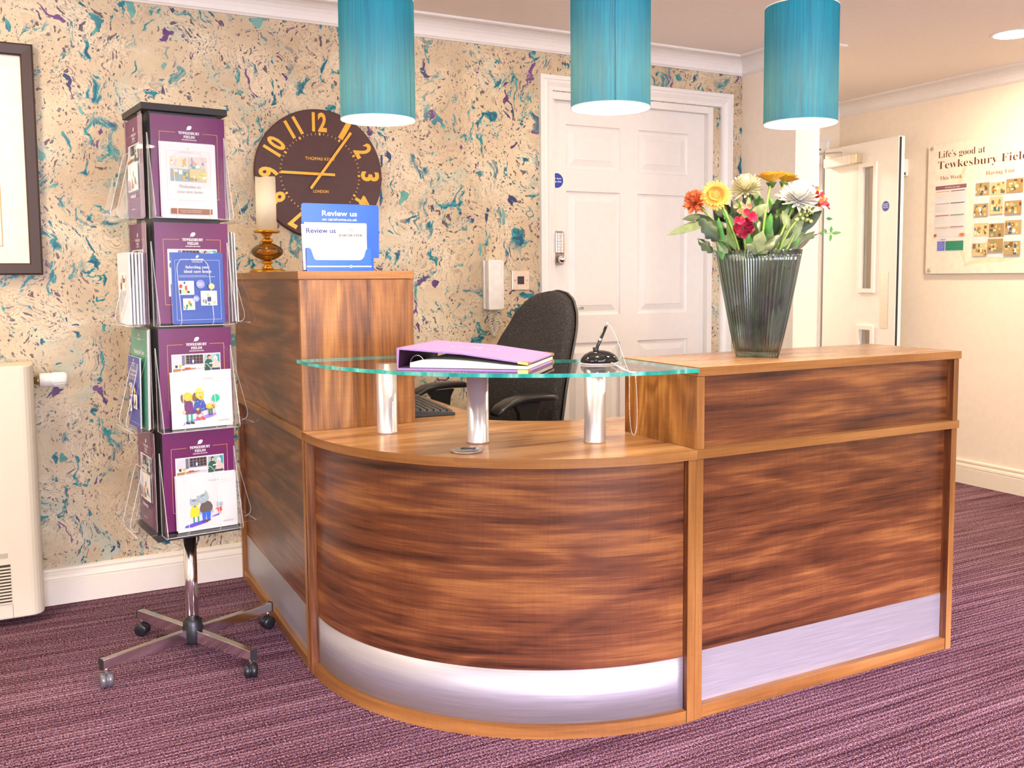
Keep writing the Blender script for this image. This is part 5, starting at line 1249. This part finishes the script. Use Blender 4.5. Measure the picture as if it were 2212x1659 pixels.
for (x, y, z, sx, sy, dz) in ((Wd, 0, .0245, -1, 1, -.0023), (Wd, Dp, .0245, -1, -1, -.0023), (Wd, 0, .006, -1, 1, 0), (Wd, Dp, .006, -1, -1, 0)):
    b = MB(); q = .026; top = z+.0008; bot = z-.006
    pts = [(x+.0008*-sx, y-.0008*sy), (x+sx*q, y-.0008*sy), (x-.0008*sx, y+sy*q)]
    sl = .0458*q/.0458*(.0230/(Wd*.5)) if z > .01 else 0
    b.add([(pts[0][0], pts[0][1], top), (pts[1][0], pts[1][1], top+sl), (pts[2][0], pts[2][1], top), (pts[0][0], pts[0][1], bot), (pts[1][0], pts[1][1], bot+sl), (pts[2][0], pts[2][1], bot)], [(0, 1, 2), (3, 5, 4), (0, 3, 4, 1), (1, 4, 5, 2), (2, 5, 3, 0)])
    b.build('corner_cap', GTIP, al)
p = Print(); leafmark(p, Wd*.47, Dp*.55, .030, WINK); leafmark(p, Wd*.472, Dp*.552, .020, LIL)
for k in range(6): p.ell(Wd*.47+.05*(k-2.5)*.5+(0.0), Dp*.46, .006, .003, WINK)
for i in range(len(p.v)):
    q = p.v[i]; q.z += .0475+(Wd*.5-q.x)*(.011/(Wd*.5)) +.0005
p.done('cover_emblem', al)

# ------------------------------------------------------------------ pen stand with ball chain
ps = thing('pen_stand', 'black domed desk pen stand with a ball chain on the glass shelf', 'pen holder', (-.155, .236, GT))
b = MB(); b.lathe([(0, 0), (.050, 0), (.054, .002), (.054, .004), (0, .004)], 40, sy=.82); b.build('foot_pad', mat('clear_foot', (.75, .75, .8), .3), ps)
b = MB(); b.lathe([(.0, .004), (.052, .004), (.0555, .008), (.053, .016), (.044, .026), (.028, .034), (.012, .0375), (0, .038)], 48, sy=.82); b.build('dome', mat('gloss_black', (.010, .010, .012), .06), ps)
b = MB(); b.lathe([(.006, .030), (.009, .045), (.007, .046), (.0, .040)], 20, c=(-.012, 0, 0)); b.build('pen_socket', BLACK, ps)
pn = thing('pen', 'slim black pen with a silver tip end leaning in the desk pen stand', 'pen', (-.168, .236, GT+.036))
d = (Vector((-.137, .222, 1.071))-Vector((-.168, .236, GT+.036))); L = d.length; dn = d.normalized()
b = MB(); b.T = dn.to_track_quat('Z', 'Y').to_matrix().to_4x4()
b.lathe([(0, 0), (.0035, .002), (.0042, .012), (.0052, .030), (.0048, .031), (.0042, L*.85), (.0036, L*.86), (0, L*.86)], 20); b.build('barrel', mat('gloss_black', (0, 0, 0)), pn)
b = MB(); b.T = dn.to_track_quat('Z', 'Y').to_matrix().to_4x4(); b.lathe([(.0, L*.855), (.0038, L*.855), (.003, L), (0, L+.001)], 16); b.build('end_cap', CHROME, pn)
b = MB(); b.T = dn.to_track_quat('Z', 'Y').to_matrix().to_4x4(); b.lathe([(.0054, .030), (.0056, .031), (.0056, .036), (.0054, .037)], 20); b.build('ring', CHROME, pn)
def bez(P, n):
    out = []
    for k in range(n+1):
        t_ = k/n; q = [Vector(x) for x in P]
        while len(q) > 1: q = [q[i].lerp(q[i+1], t_) for i in range(len(q)-1)]
        out.append(q[0])
    return out
tip = Vector((-.137, .222, 1.071)) - Vector((-.155, .236, GT))
e1 = Vector((-.2335, -.0300, GT+.002)) - Vector((-.155, .236, GT)); e2 = Vector((-.2135, -.0265, GT+.002)) - Vector((-.155, .236, GT))
path = bez([tip, tip+Vector((0, -.06, -.04)), e1+Vector((0, .03, .03)), e1], 46)+bez([e1, e1+Vector((-.002, -.004, -.14)), e1+Vector((-.006, -.004, -.185)), e2+Vector((.012, -.004, -.185)), e2+Vector((.008, -.004, -.12)), e2], 110)[1:]
# even bead spacing
dist = [0]
for a, c in zip(path[:-1], path[1:]): dist.append(dist[-1]+(c-a).length)
b = MB(); sp = .0036; nb_ = int(dist[-1]/sp); j = 0
for k in range(nb_+1):
    s_ = k*sp
    while j < len(dist)-2 and dist[j+1] < s_: j += 1
    q = path[j].lerp(path[j+1], (s_-dist[j])/max(1e-9, dist[j+1]-dist[j])); b.ball(tuple(q), .00135, 6, 4)
b.tube([tuple(q) for q in path[::2]], .0003, 4)
b.build('ball_chain', CHROME, ps)['kind'] = 'stuff'
b = MB(); s0 = Vector((.010, -.046, .006)); b.tube([tuple(s0), tuple(s0.lerp(e1, .5)+Vector((0, 0, .0))), tuple(Vector(((e1.x+e2.x)/2, e1.y+.012, .0025))), tuple(e2)], .0022, 8); b.build('chain_tail', mat('tail_white', (.8, .78, .85), .3), ps)

# ------------------------------------------------------------------ ribbed glass vase
VC = Vector((.345, .165, ZU)); VA = math.radians(-62)
vs_ = thing('vase', 'tall ribbed grey-green glass vase of flowers on the walnut counter', 'vase', tuple(VC), VA)
def vase_r(z, a, rib, inset=0):
    t_ = z/.312; ax = .060+.068*t_**.85-inset; bx = .036+.026*t_-inset
    r = 1/math.sqrt((math.cos(a)/ax)**2+(math.sin(a)/bx)**2)
    return r+rib*.0034*abs(math.cos(a*24))**.8
b = MB(); NA, NZ = 288, 10; vs = []
for i in range(NZ+1):
    z = .312*i/NZ
    for k in range(NA):
        a = 2*PI*k/NA; r = vase_r(z, a, 1); vs.append((r*math.cos(a), r*math.sin(a), z))
for i in range(NZ+1):
    z = .312-(.312-.016)*i/NZ
    for k in range(NA):
        a = 2*PI*k/NA; r = vase_r(z, a, 0, .0042); vs.append((r*math.cos(a), r*math.sin(a), z))
rows = 2*NZ+2
b.add(vs, [(i*NA+k, i*NA+(k+1) % NA, (i+1)*NA+(k+1) % NA, (i+1)*NA+k) for i in range(rows-1) for k in range(NA)]+[tuple(range(NA))[::-1], tuple(range((rows-1)*NA, rows*NA))], 0, True)
g = NT('ribbed_vase_glass'); tr = g.n('ShaderNodeBsdfTransparent'); tr.inputs[0].default_value = (.60, .68, .66, 1)
gl_ = g.n('ShaderNodeBsdfGlossy'); gl_.inputs['Roughness'].default_value = .10; gl_.inputs[0].default_value = (.85, .92, 1, 1)
rf = g.n('ShaderNodeBsdfRefraction'); rf.inputs['IOR'].default_value = 1.35; rf.inputs[0].default_value = (.60, .70, .66, 1); rf.inputs['Roughness'].default_value = .02
fr_ = g.n('ShaderNodeFresnel'); fr_.inputs[0].default_value = 2.2
m0 = g.n('ShaderNodeMixShader'); m0.inputs[0].default_value = .45; g.l(tr.outputs[0], m0.inputs[1]); g.l(rf.outputs[0], m0.inputs[2])
ge_ = g.n('ShaderNodeNewGeometry'); m1 = g.n('ShaderNodeMixShader'); g.l(g.math('MULTIPLY', fr_.outputs[0], g.math('SUBTRACT', 1, ge_.outputs['Backfacing'])), m1.inputs[0]); g.l(m0.outputs[0], m1.inputs[1]); g.l(gl_.outputs[0], m1.inputs[2]); g.l(m1.outputs[0], g.out.inputs[0])
b.build('vase_body', g.m, vs_)

# ------------------------------------------------------------------ flowers
def at(u, v, dist):
    r = _F + _R*((u-1106-PX)/FOC) - _U*((v-829.5-PY)/FOC); return CAM + r*dist
rf_ = random.Random(12)
def green(n, h, sheen=.45): return mat('leaf_'+n, rgb(h), sheen, var=.22, vscale=60)
STEM = green('stem', '#7d9a45'); STEM2 = green('stem_dark', '#3f5a25')
LG = [green('mid', '#46622c'), green('dark', '#20361a'), green('grey', '#76835a'), green('fresh', '#3c7a2c'), green('olive', '#4c5839')]
def mouth(fr, off=0.0):
    """a point in the vase mouth, fr -1..1 along its long axis"""
    c, s_ = math.cos(VA), math.sin(VA); return Vector((VC.x+c*fr*.108-s_*off, VC.y+s_*fr*.108+c*off, ZU+.300))
def foot(fr, off=0.0):
    c, s_ = math.cos(VA), math.sin(VA); return Vector((VC.x+c*fr*.045-s_*off, VC.y+s_*fr*.055+c*off, ZU+.020))
def leaf_mesh(b, base, tip, width, nrm, mi=0, lobes=0, droop=.12, seg=14, fold=.25, seed=0):
    base, tip = Vector(base), Vector(tip); d = tip-base; L = d.length; d.normalize()
    s_ = d.cross(Vector(nrm)).normalized(); n = s_.cross(d).normalized(); r = random.Random(seed)
    rows = []
    for i in range(seg+1):
        t_ = i/seg; w_ = width*math.sin(PI*min(1, t_*.96+.02)**.8)**.9
        if lobes: w_ *= .62+.38*abs(math.sin(PI*lobes*t_+.4))
        c = base+d*L*t_ + n*(droop*L*(t_-t_*t_)*2)
        wav = .06*width*math.sin(9*t_+seed)
        rows.append([c+s_*w_*q-n*(abs(q)**1.3*w_*fold)+n*wav*q for q in (-1, -.55, 0, .55, 1)])
    vs = [tuple(p) for q in rows for p in q]
    b.add(vs, [(i*5+k, i*5+k+1, (i+1)*5+k+1, (i+1)*5+k) for i in range(seg) for k in range(4)], mi, True)
def stem_pts(fb, fm, top, n=10):
    return bez([fb, fm, (fm+top)/2+Vector((0, 0, .02)), top], n)
def add_stem(t, fr, off, top, r=.0035, mt=None):
    P_ = stem_pts(foot(fr*-.6, off*.5), mouth(fr*.7, off), top); b = MB(); o0 = t.location
    b.tube([tuple(q-o0) for q in P_], r, 8); b.build('stem', mt or STEM, t)
def petal(b, c, d, up, L, w_, mi=0, cup=.15, n=4, tipw=.5):
    """a petal from c in direction d, face normal up"""
    d = d.normalized(); s_ = d.cross(up).normalized(); u = s_.cross(d).normalized(); rows = []
    for i in range(n+1):
        t_ = i/n; ww = w_*(.45+.55*math.sin(PI*(.15+.7*t_))) if i < n else w_*tipw*.6
        q = c+d*L*t_+u*cup*L*t_*t_
        rows += [tuple(q-s_*ww/2), tuple(q-u*ww*.12), tuple(q+s_*ww/2)]
    b.add(rows, [(i*3+k, i*3+k+1, (i+1)*3+k+1, (i+1)*3+k) for i in range(n) for k in range(2)], mi, True)
def basis(nrm):
    n = Vector(nrm).normalized(); a = Vector((0, 0, 1)) if abs(n.z) < .9 else Vector((1, 0, 0)); x = n.cross(a).normalized(); return n, x, n.cross(x)
def flower(name, label, pos, nrm, R, kind, cols, fr, off, grp=None, leaves=()):
    t = thing(name, label, 'flower', tuple(foot(fr*-.6, off*.5)), 0, grp); o0 = t.location
    add_stem(t, fr, off, pos)
    n, x, y = basis(nrm); pos = Vector(pos)-o0; r = random.Random(hash(name+label) % 1000 if False else len(label)*7+int(R*1e4))
    b = MB()
    if kind in ('gerbera', 'gerbera_up'):
        tu = .55 if kind == 'gerbera_up' else 0
        for ring, (cnt, L, tilt, h) in enumerate(((26, R, .10+tu, 0), (24, R*.86, .32+tu, .004), (22, R*.58, .7+tu, .006))):
            for k in range(cnt):
                a = 2*PI*(k+ring*.5+r.uniform(-.15, .15))/cnt; d = x*math.cos(a)+y*math.sin(a)+n*tilt
                petal(b, pos+n*h+(x*math.cos(a)+y*math.sin(a))*R*.18, d, n, (L-R*.18)*r.uniform(.92, 1.04), R*.24, 0 if ring < 2 else 1, cup=-.10+.1*ring)
        b.build('petals', [cols[0], cols[1]], t)
        b = MB(); b.T = Matrix.Translation(pos+n*.005) @ n.to_track_quat('Z', 'Y').to_matrix().to_4x4()
        b.ball((0, 0, 0), R*.24, 16, 8, 0, (1, 1, .45))
        for k in range(60):
            a = 2.4*k; rr = R*.30*math.sqrt(k/60); b.ball((rr*math.cos(a), rr*math.sin(a), R*.10*(1-(k/60)**2)+.002), R*.035, 5, 4)
        b.build('flower_centre', cols[2], t)
        b = MB(); b.T = Matrix.Translation(pos-n*.004) @ n.to_track_quat('Z', 'Y').to_matrix().to_4x4(); b.lathe([(0, -R*.34), (R*.12, -R*.30), (R*.30, -R*.05), (R*.32, .001), (0, .001)], 20); b.build('calyx', LG[0], t)
    elif kind == 'mum':
        N = 190
        for k in range(N):
            ph = 2.399963*k; q = k/N; el = PI/2-q*1.75
            d = (x*math.cos(ph)+y*math.sin(ph))*math.cos(el)+n*math.sin(el)
            L = R*(.55+.45*q)*r.uniform(.9, 1.08); c = pos+n*(R*.22*(1-q))
            petal(b, c+d*R*.10, d, (n*1.2-d*.2+Vector((.01, .02, 0))), L*.95, R*.17, 0 if q > .16 else 1, cup=.35-.25*q, n=3, tipw=.7)
        b.build('petals', [cols[0], cols[1]], t)
        b = MB(); b.T = Matrix.Translation(pos-n*R*.22) @ n.to_track_quat('Z', 'Y').to_matrix().to_4x4(); b.lathe([(0, -R*.25), (R*.14, -R*.2), (R*.30, 0), (0, .004)], 16); b.build('calyx', LG[0], t)
    elif kind == 'carnation':
        for k in range(120):
            ph = 2.399963*k; q = k/120; el = PI/2-q*2.3; d = (x*math.cos(ph)+y*math.sin(ph))*math.cos(el)+n*math.sin(el)
            petal(b, pos+d*R*.25, d+Vector((r.uniform(-.25, .25), r.uniform(-.25, .25), r.uniform(-.25, .25))), n+Vector((r.uniform(-.8, .8),)*3), R*.78*r.uniform(.85, 1.1), R*.42, r.choice([0, 0, 1]), cup=r.uniform(-.3, .5), n=3, tipw=1.2)
        b.build('petals', [cols[0], cols[1]], t)
    elif kind == 'lily':
        for j in range(3):
            c = pos+x*(R*.55*math.cos(2.1*j+.5))+y*(R*.55*math.sin(2.1*j+.5))
            dn_ = (n+(c-pos)/R*.5).normalized()
            _, xx, yy = basis(dn_)
            for k in range(6):
                a = 2*PI*k/6+j; petal(b, c, (xx*math.cos(a)+yy*math.sin(a))*.6+dn_, dn_, R*.85, R*.42, (k+j) % 3, cup=-.25, n=4, tipw=.8)
        b.build('petals', cols, t)
    for i, (bs, tp, w_, m_, lb) in enumerate(leaves):
        b = MB(); leaf_mesh(b, Vector(bs)-o0, Vector(tp)-o0, w_, -_F+Vector((0, 0, .6)), 0, lb, seed=i+len(label)); b.build('leaf', m_, t)
    return t
MOR = M_('#d98c34', .5); MYE = M_('#e8a94e', .5); MCR = mat('petal_cream', (.86, .80, .52), .5, var=.04); MWH = mat('petal_white', (.88, .88, .84), .5, var=.03); MGR = mat('petal_green_white', (.55, .66, .36), .5)
MSA = M_('#e88048', .5); MSB = M_('#efa27a', .5); MRE = M_('#c2152c', .5); MPI = M_('#e8a0b8', .5); MOY = M_('#f28a1e', .5); MDR = M_('#8c0f33', .45); MDR2 = M_('#c22a4e', .45); MYE2 = M_('#eab038', .5); MBN = M_('#e8b860', .6)
UP = Vector((0, 0, 1)); TC = -_F
flower('carnation', 'orange ruffled carnation at the far left of the vase', at(1503, 437, 2.84), TC*.5+UP*.7-_R*.5, .036, 'carnation', [MSA, MSB], -.8, .01)
flower('gerbera', 'golden gerbera facing forwards, left of centre in the vase', at(1546, 422, 2.74), TC+UP*.18-_R*.12, .046, 'gerbera', [MYE, MOR, MBN], -.45, -.02, 'gerberas in the vase')
flower('chrysanthemum', 'cream chrysanthemum between the golden gerbera and the upright yellow gerberas', at(1612, 412, 2.82), UP+TC*.45-_R*.25, .054, 'mum', [MCR, MGR], -.15, .01, 'chrysanthemums in the vase')
flower('gerbera', 'yellow gerbera seen from the side at the very top of the bouquet', at(1666, 391, 2.76), UP+TC*.05-_R*.05, .050, 'gerbera_up', [MYE2, MYE, MBN], .1, -.02, 'gerberas in the vase')
flower('gerbera', 'yellow gerbera behind and just right of the topmost one', at(1695, 392, 2.88), UP+TC*.05+_R*.25, .048, 'gerbera_up', [MYE2, MYE, MBN], .3, .02, 'gerberas in the vase')
flower('chrysanthemum', 'large white chrysanthemum at the right of the bouquet', at(1724, 434, 2.76), UP+TC*.6+_R*.15, .064, 'mum', [MWH, MGR], .55, -.01, 'chrysanthemums in the vase')
flower('alstroemeria', 'red and orange alstroemeria at the far right of the bouquet', at(1768, 438, 2.76), TC*.5+UP*.4+_R*.7, .034, 'lily', [MRE, MOY, MPI], .85, 0)
flower('alstroemeria', 'pink alstroemeria peeping out behind the large white chrysanthemum', at(1762, 416, 2.86), TC*.3+UP*.7+_R*.5, .024, 'lily', [MPI, M_('#d8486e'), MPI], .8, .02)
# dark red stock
t = thing('stock_flower', 'dark red stock flower spike low in the middle of the bouquet', 'flower', tuple(foot(.1, -.01))); o0 = t.location
P_ = stem_pts(foot(.1, -.01), mouth(-.25, -.035), at(1600, 436, 2.70), 12); b = MB(); b.tube([tuple(q-o0) for q in P_], .003, 8); b.build('stem', STEM, t)
for i, (u, v, R, m_) in enumerate(((1592, 497, .016, 0), (1605, 505, .014, 0), (1614, 484, .018, 0), (1624, 470, .016, 1), (1597, 478, .015, 1), (1618, 494, .015, 0), (1612, 458, .010, 1), (1598, 457, .008, 2), (1589, 446, .007, 2), (1606, 446, .007, 2), (1618, 446, .008, 2))):
    b = MB(); c = at(u, v, 2.69+.004*(i % 3))-o0; r = random.Random(i)
    for k in range(9):
        a = 2*PI*k/9+r.random(); d = (_R*math.cos(a)+_U*math.sin(a))+TC*r.uniform(.1, .9); petal(b, c, d, TC, R*1.1, R*.95, 0, cup=r.uniform(-.3, .4), n=3, tipw=1)
    b.build('floret', [MDR, MDR2, M_('#e08a6a', .5)][m_], t)
# foliage
def sprig(label, fr, off, tops, mt=1, name='foliage_sprig'):
    t = thing(name, label, 'foliage', tuple(foot(fr*-.6, off*.5)), 0, 'foliage between the flowers'); o0 = t.location
    tp = tops[-1][1]; P_ = stem_pts(foot(fr*-.6, off*.5), mouth(fr*.7, off), Vector(tops[0][0])); b = MB(); b.tube([tuple(q-o0) for q in P_], .0025, 6); b.build('stem', STEM2, t)
    for i, (bs, tp, w_, m_, lb) in enumerate(tops):
        b = MB(); leaf_mesh(b, Vector(bs)-o0, Vector(tp)-o0, w_, TC+UP*.5+_R*rf_.uniform(-.5, .5), 0, lb, seed=i*3+len(label), droop=rf_.uniform(.02, .16)); b.build('leaf', LG[m_], t)
def lf(u0, v0, u1, v1, w_, m_, lb=0, d0=2.74, d1=2.74): return (at(u0, v0, d0), at(u1, v1, d1), w_, m_, lb)
sprig('long pale leaf reaching out to the left of the vase', -.9, 0, [lf(1525, 480, 1442, 508, .016, 2), lf(1512, 466, 1474, 474, .012, 4), lf(1548, 500, 1500, 462, .022, 1, 0, 2.72, 2.76)])
sprig('dark toothed leaves on the left side under the orange carnation', -.7, -.02, [lf(1552, 520, 1508, 470, .026, 1, 4, 2.71, 2.70), lf(1540, 545, 1506, 515, .020, 1, 3), lf(1575, 545, 1545, 520, .017, 2, 3), lf(1560, 560, 1552, 470, .014, 3)])
sprig('broad lobed grey-green leaf over the front rim of the vase', .1, -.04, [lf(1632, 545, 1648, 498, .024, 2, 2, 2.67, 2.66), lf(1640, 545, 1608, 528, .015, 4, 2, 2.67, 2.66), lf(1640, 548, 1676, 520, .016, 4, 2, 2.67, 2.68), lf(1650, 545, 1690, 505, .018, 1, 3, 2.68, 2.7)])
sprig('green leaves in the heart of the bouquet', .0, .0, [lf(1640, 520, 1590, 430, .018, 3, 0, 2.8, 2.8), lf(1650, 500, 1640, 440, .018, 1, 0, 2.8, 2.8), lf(1660, 500, 1700, 440, .018, 3, 0, 2.8, 2.82), lf(1620, 470, 1660, 440, .016, 2, 0, 2.76, 2.74), lf(1640, 540, 1600, 500, .015, 3), lf(1660, 540, 1660, 470, .015, 0), lf(1680, 530, 1650, 450, .018, 1, 0, 2.84, 2.84), lf(1590, 540, 1570, 480, .014, 0), lf(1600, 545, 1580, 430, .014, 1, 0, 2.8, 2.8), lf(1625, 535, 1622, 500, .012, 3)])
sprig('bushy green leaves at the right side of the vase mouth', .6, .0, [lf(1690, 540, 1740, 450, .022, 2), lf(1695, 530, 1760, 470, .016, 4), lf(1700, 520, 1730, 470, .015, 0), lf(1700, 545, 1760, 500, .016, 4, 0), lf(1690, 530, 1700, 460, .018, 1, 0, 2.78, 2.78), lf(1720, 500, 1775, 455, .020, 1), lf(1705, 545, 1725, 500, .015, 3), lf(1710, 500, 1690, 455, .014, 2), lf(1715, 520, 1745, 480, .013, 3), lf(1680, 545, 1720, 520, .014, 1, 3)])
sprig('leafy stems behind the white chrysanthemum', .4, .03, [lf(1700, 520, 1690, 420, .016, 1, 0, 2.88, 2.9), lf(1690, 500, 1660, 420, .016, 3, 0, 2.88, 2.9), lf(1710, 500, 1745, 440, .016, 1, 0, 2.86, 2.88), lf(1650, 500, 1625, 420, .016, 1, 0, 2.88, 2.88), lf(1640, 470, 1620, 395, .012, 0, 0, 2.9, 2.9), lf(1640, 450, 1630, 380, .010, 2, 0, 2.9, 2.92), lf(1570, 520, 1540, 440, .016, 1, 0, 2.86, 2.86)])
rr_ = random.Random(91)
for nm, lab, (ua, ub), (va, vb), (d0_, d1_), cnt in (('a', 'many small dark leaves filling the left half of the bouquet', (1530, 1640), (420, 520), (2.74, 2.86), 46), ('b', 'many small dark leaves filling the right half of the bouquet', (1640, 1765), (420, 525), (2.74, 2.86), 50)):
    L_ = []
    for k in range(cnt):
        u, v = rr_.uniform(ua, ub), rr_.uniform(va, vb); cx = 1633+(u-1633)*.45; dd_ = rr_.uniform(d0_, d1_); L_.append(lf(cx+(u-cx)*.35, min(542, v+rr_.uniform(25, 60)), u, v, rr_.uniform(.010, .019), rr_.choice([1, 1, 0, 3, 2, 4]), rr_.choice([0, 0, 3]), dd_, dd_+rr_.uniform(-.03, .03)))
    sprig(lab, -.2 if nm == 'a' else .3, .02, L_)
# green flower buds
t = thing('bud_cluster', 'cluster of pale green buds right of the centre of the bouquet', 'flower buds', tuple(foot(.2, 0))); o0 = t.location
b = MB(); b.tube([tuple(q-o0) for q in stem_pts(foot(.2, 0), mouth(.4, -.02), at(1735, 465, 2.73))], .0025, 6); b.build('stem', STEM, t)
b = MB(); r = random.Random(3)
for k in range(26):
    c = at(1738+r.uniform(-18, 18), 462+r.uniform(-17, 17), 2.73+r.uniform(-.02, .02))-o0; b.ball(tuple(c), r.uniform(.003, .006), 8, 6)
b.build('buds', M_('#b9c27a'), t)['kind'] = 'stuff'
# thin wiry sprig at the far right
t = thing('wiry_sprig', 'thin bare sprig with small bright green leaves reaching right of the vase', 'foliage', tuple(foot(-.3, 0))); o0 = t.location
b = MB(); P_ = stem_pts(foot(-.3, 0), mouth(.9, 0), at(1764, 506, 2.76)); b.tube([tuple(q-o0) for q in P_], .0014, 6); b.tube([tuple(Vector(q)-o0) for q in (at(1740, 520, 2.76), at(1770, 504, 2.76), at(1795, 504, 2.75))], .0008, 5); b.build('stem', M_('#6b3a2c'), t)
for i, (u0, v0, u1, v1) in enumerate(((1795, 503, 1796, 488), (1796, 504, 1818, 502), (1795, 506, 1793, 522), (1785, 503, 1781, 494), (1779, 504, 1769, 503), (1760, 512, 1740, 516), (1755, 510, 1738, 506), (1785, 472, 1799, 473))):
    b = MB(); leaf_mesh(b, at(u0, v0, 2.75)-o0, at(u1, v1, 2.75)-o0, .0045, TC, 0, 0, .05, 8); b.build('leaf', LG[3], t)
# stems and greenery seen through the glass
t = thing('stem_bundle', 'tangle of green stems and trimmed leaves inside the ribbed vase', 'stems', tuple(foot(0, 0))); o0 = t.location
b = MB(); r = random.Random(44); VM = Matrix.Translation(VC) @ Matrix.Rotation(VA, 4, 'Z')
for k in range(34):
    f0, f1 = r.uniform(-.8, .8), r.uniform(-.9, .9); a_ = VM @ Vector((f0*.045, r.uniform(-.6, .6)*.026, .020)); c_ = VM @ Vector((f1*.098, r.uniform(-.6, .6)*.036, .296))
    b.tube([tuple(a_-o0), tuple((a_+c_)/2+Vector((r.uniform(-.006, .006),)*3)-o0), tuple(c_-o0)], r.uniform(.002, .0042), 6, r.choice([0, 1, 1]))
for k in range(26):
    f = r.uniform(-.85, .85); z0 = r.uniform(.14, .28); q = .046+.058*z0/.312; a_ = VM @ Vector((f*q, r.uniform(-.02, .02), z0)); c_ = VM @ Vector(((f+r.uniform(-.3, .3))*q*.8, r.uniform(-.022, .022), z0-r.uniform(.04, .10)))
    leaf_mesh(b, a_-o0, c_-o0, r.uniform(.008, .016), TC, r.choice([0, 1, 2]), 0, .05, 8, seed=k)
o = b.build('cut_stems', [STEM2, LG[1], LG[0]], t); o['kind'] = 'stuff'
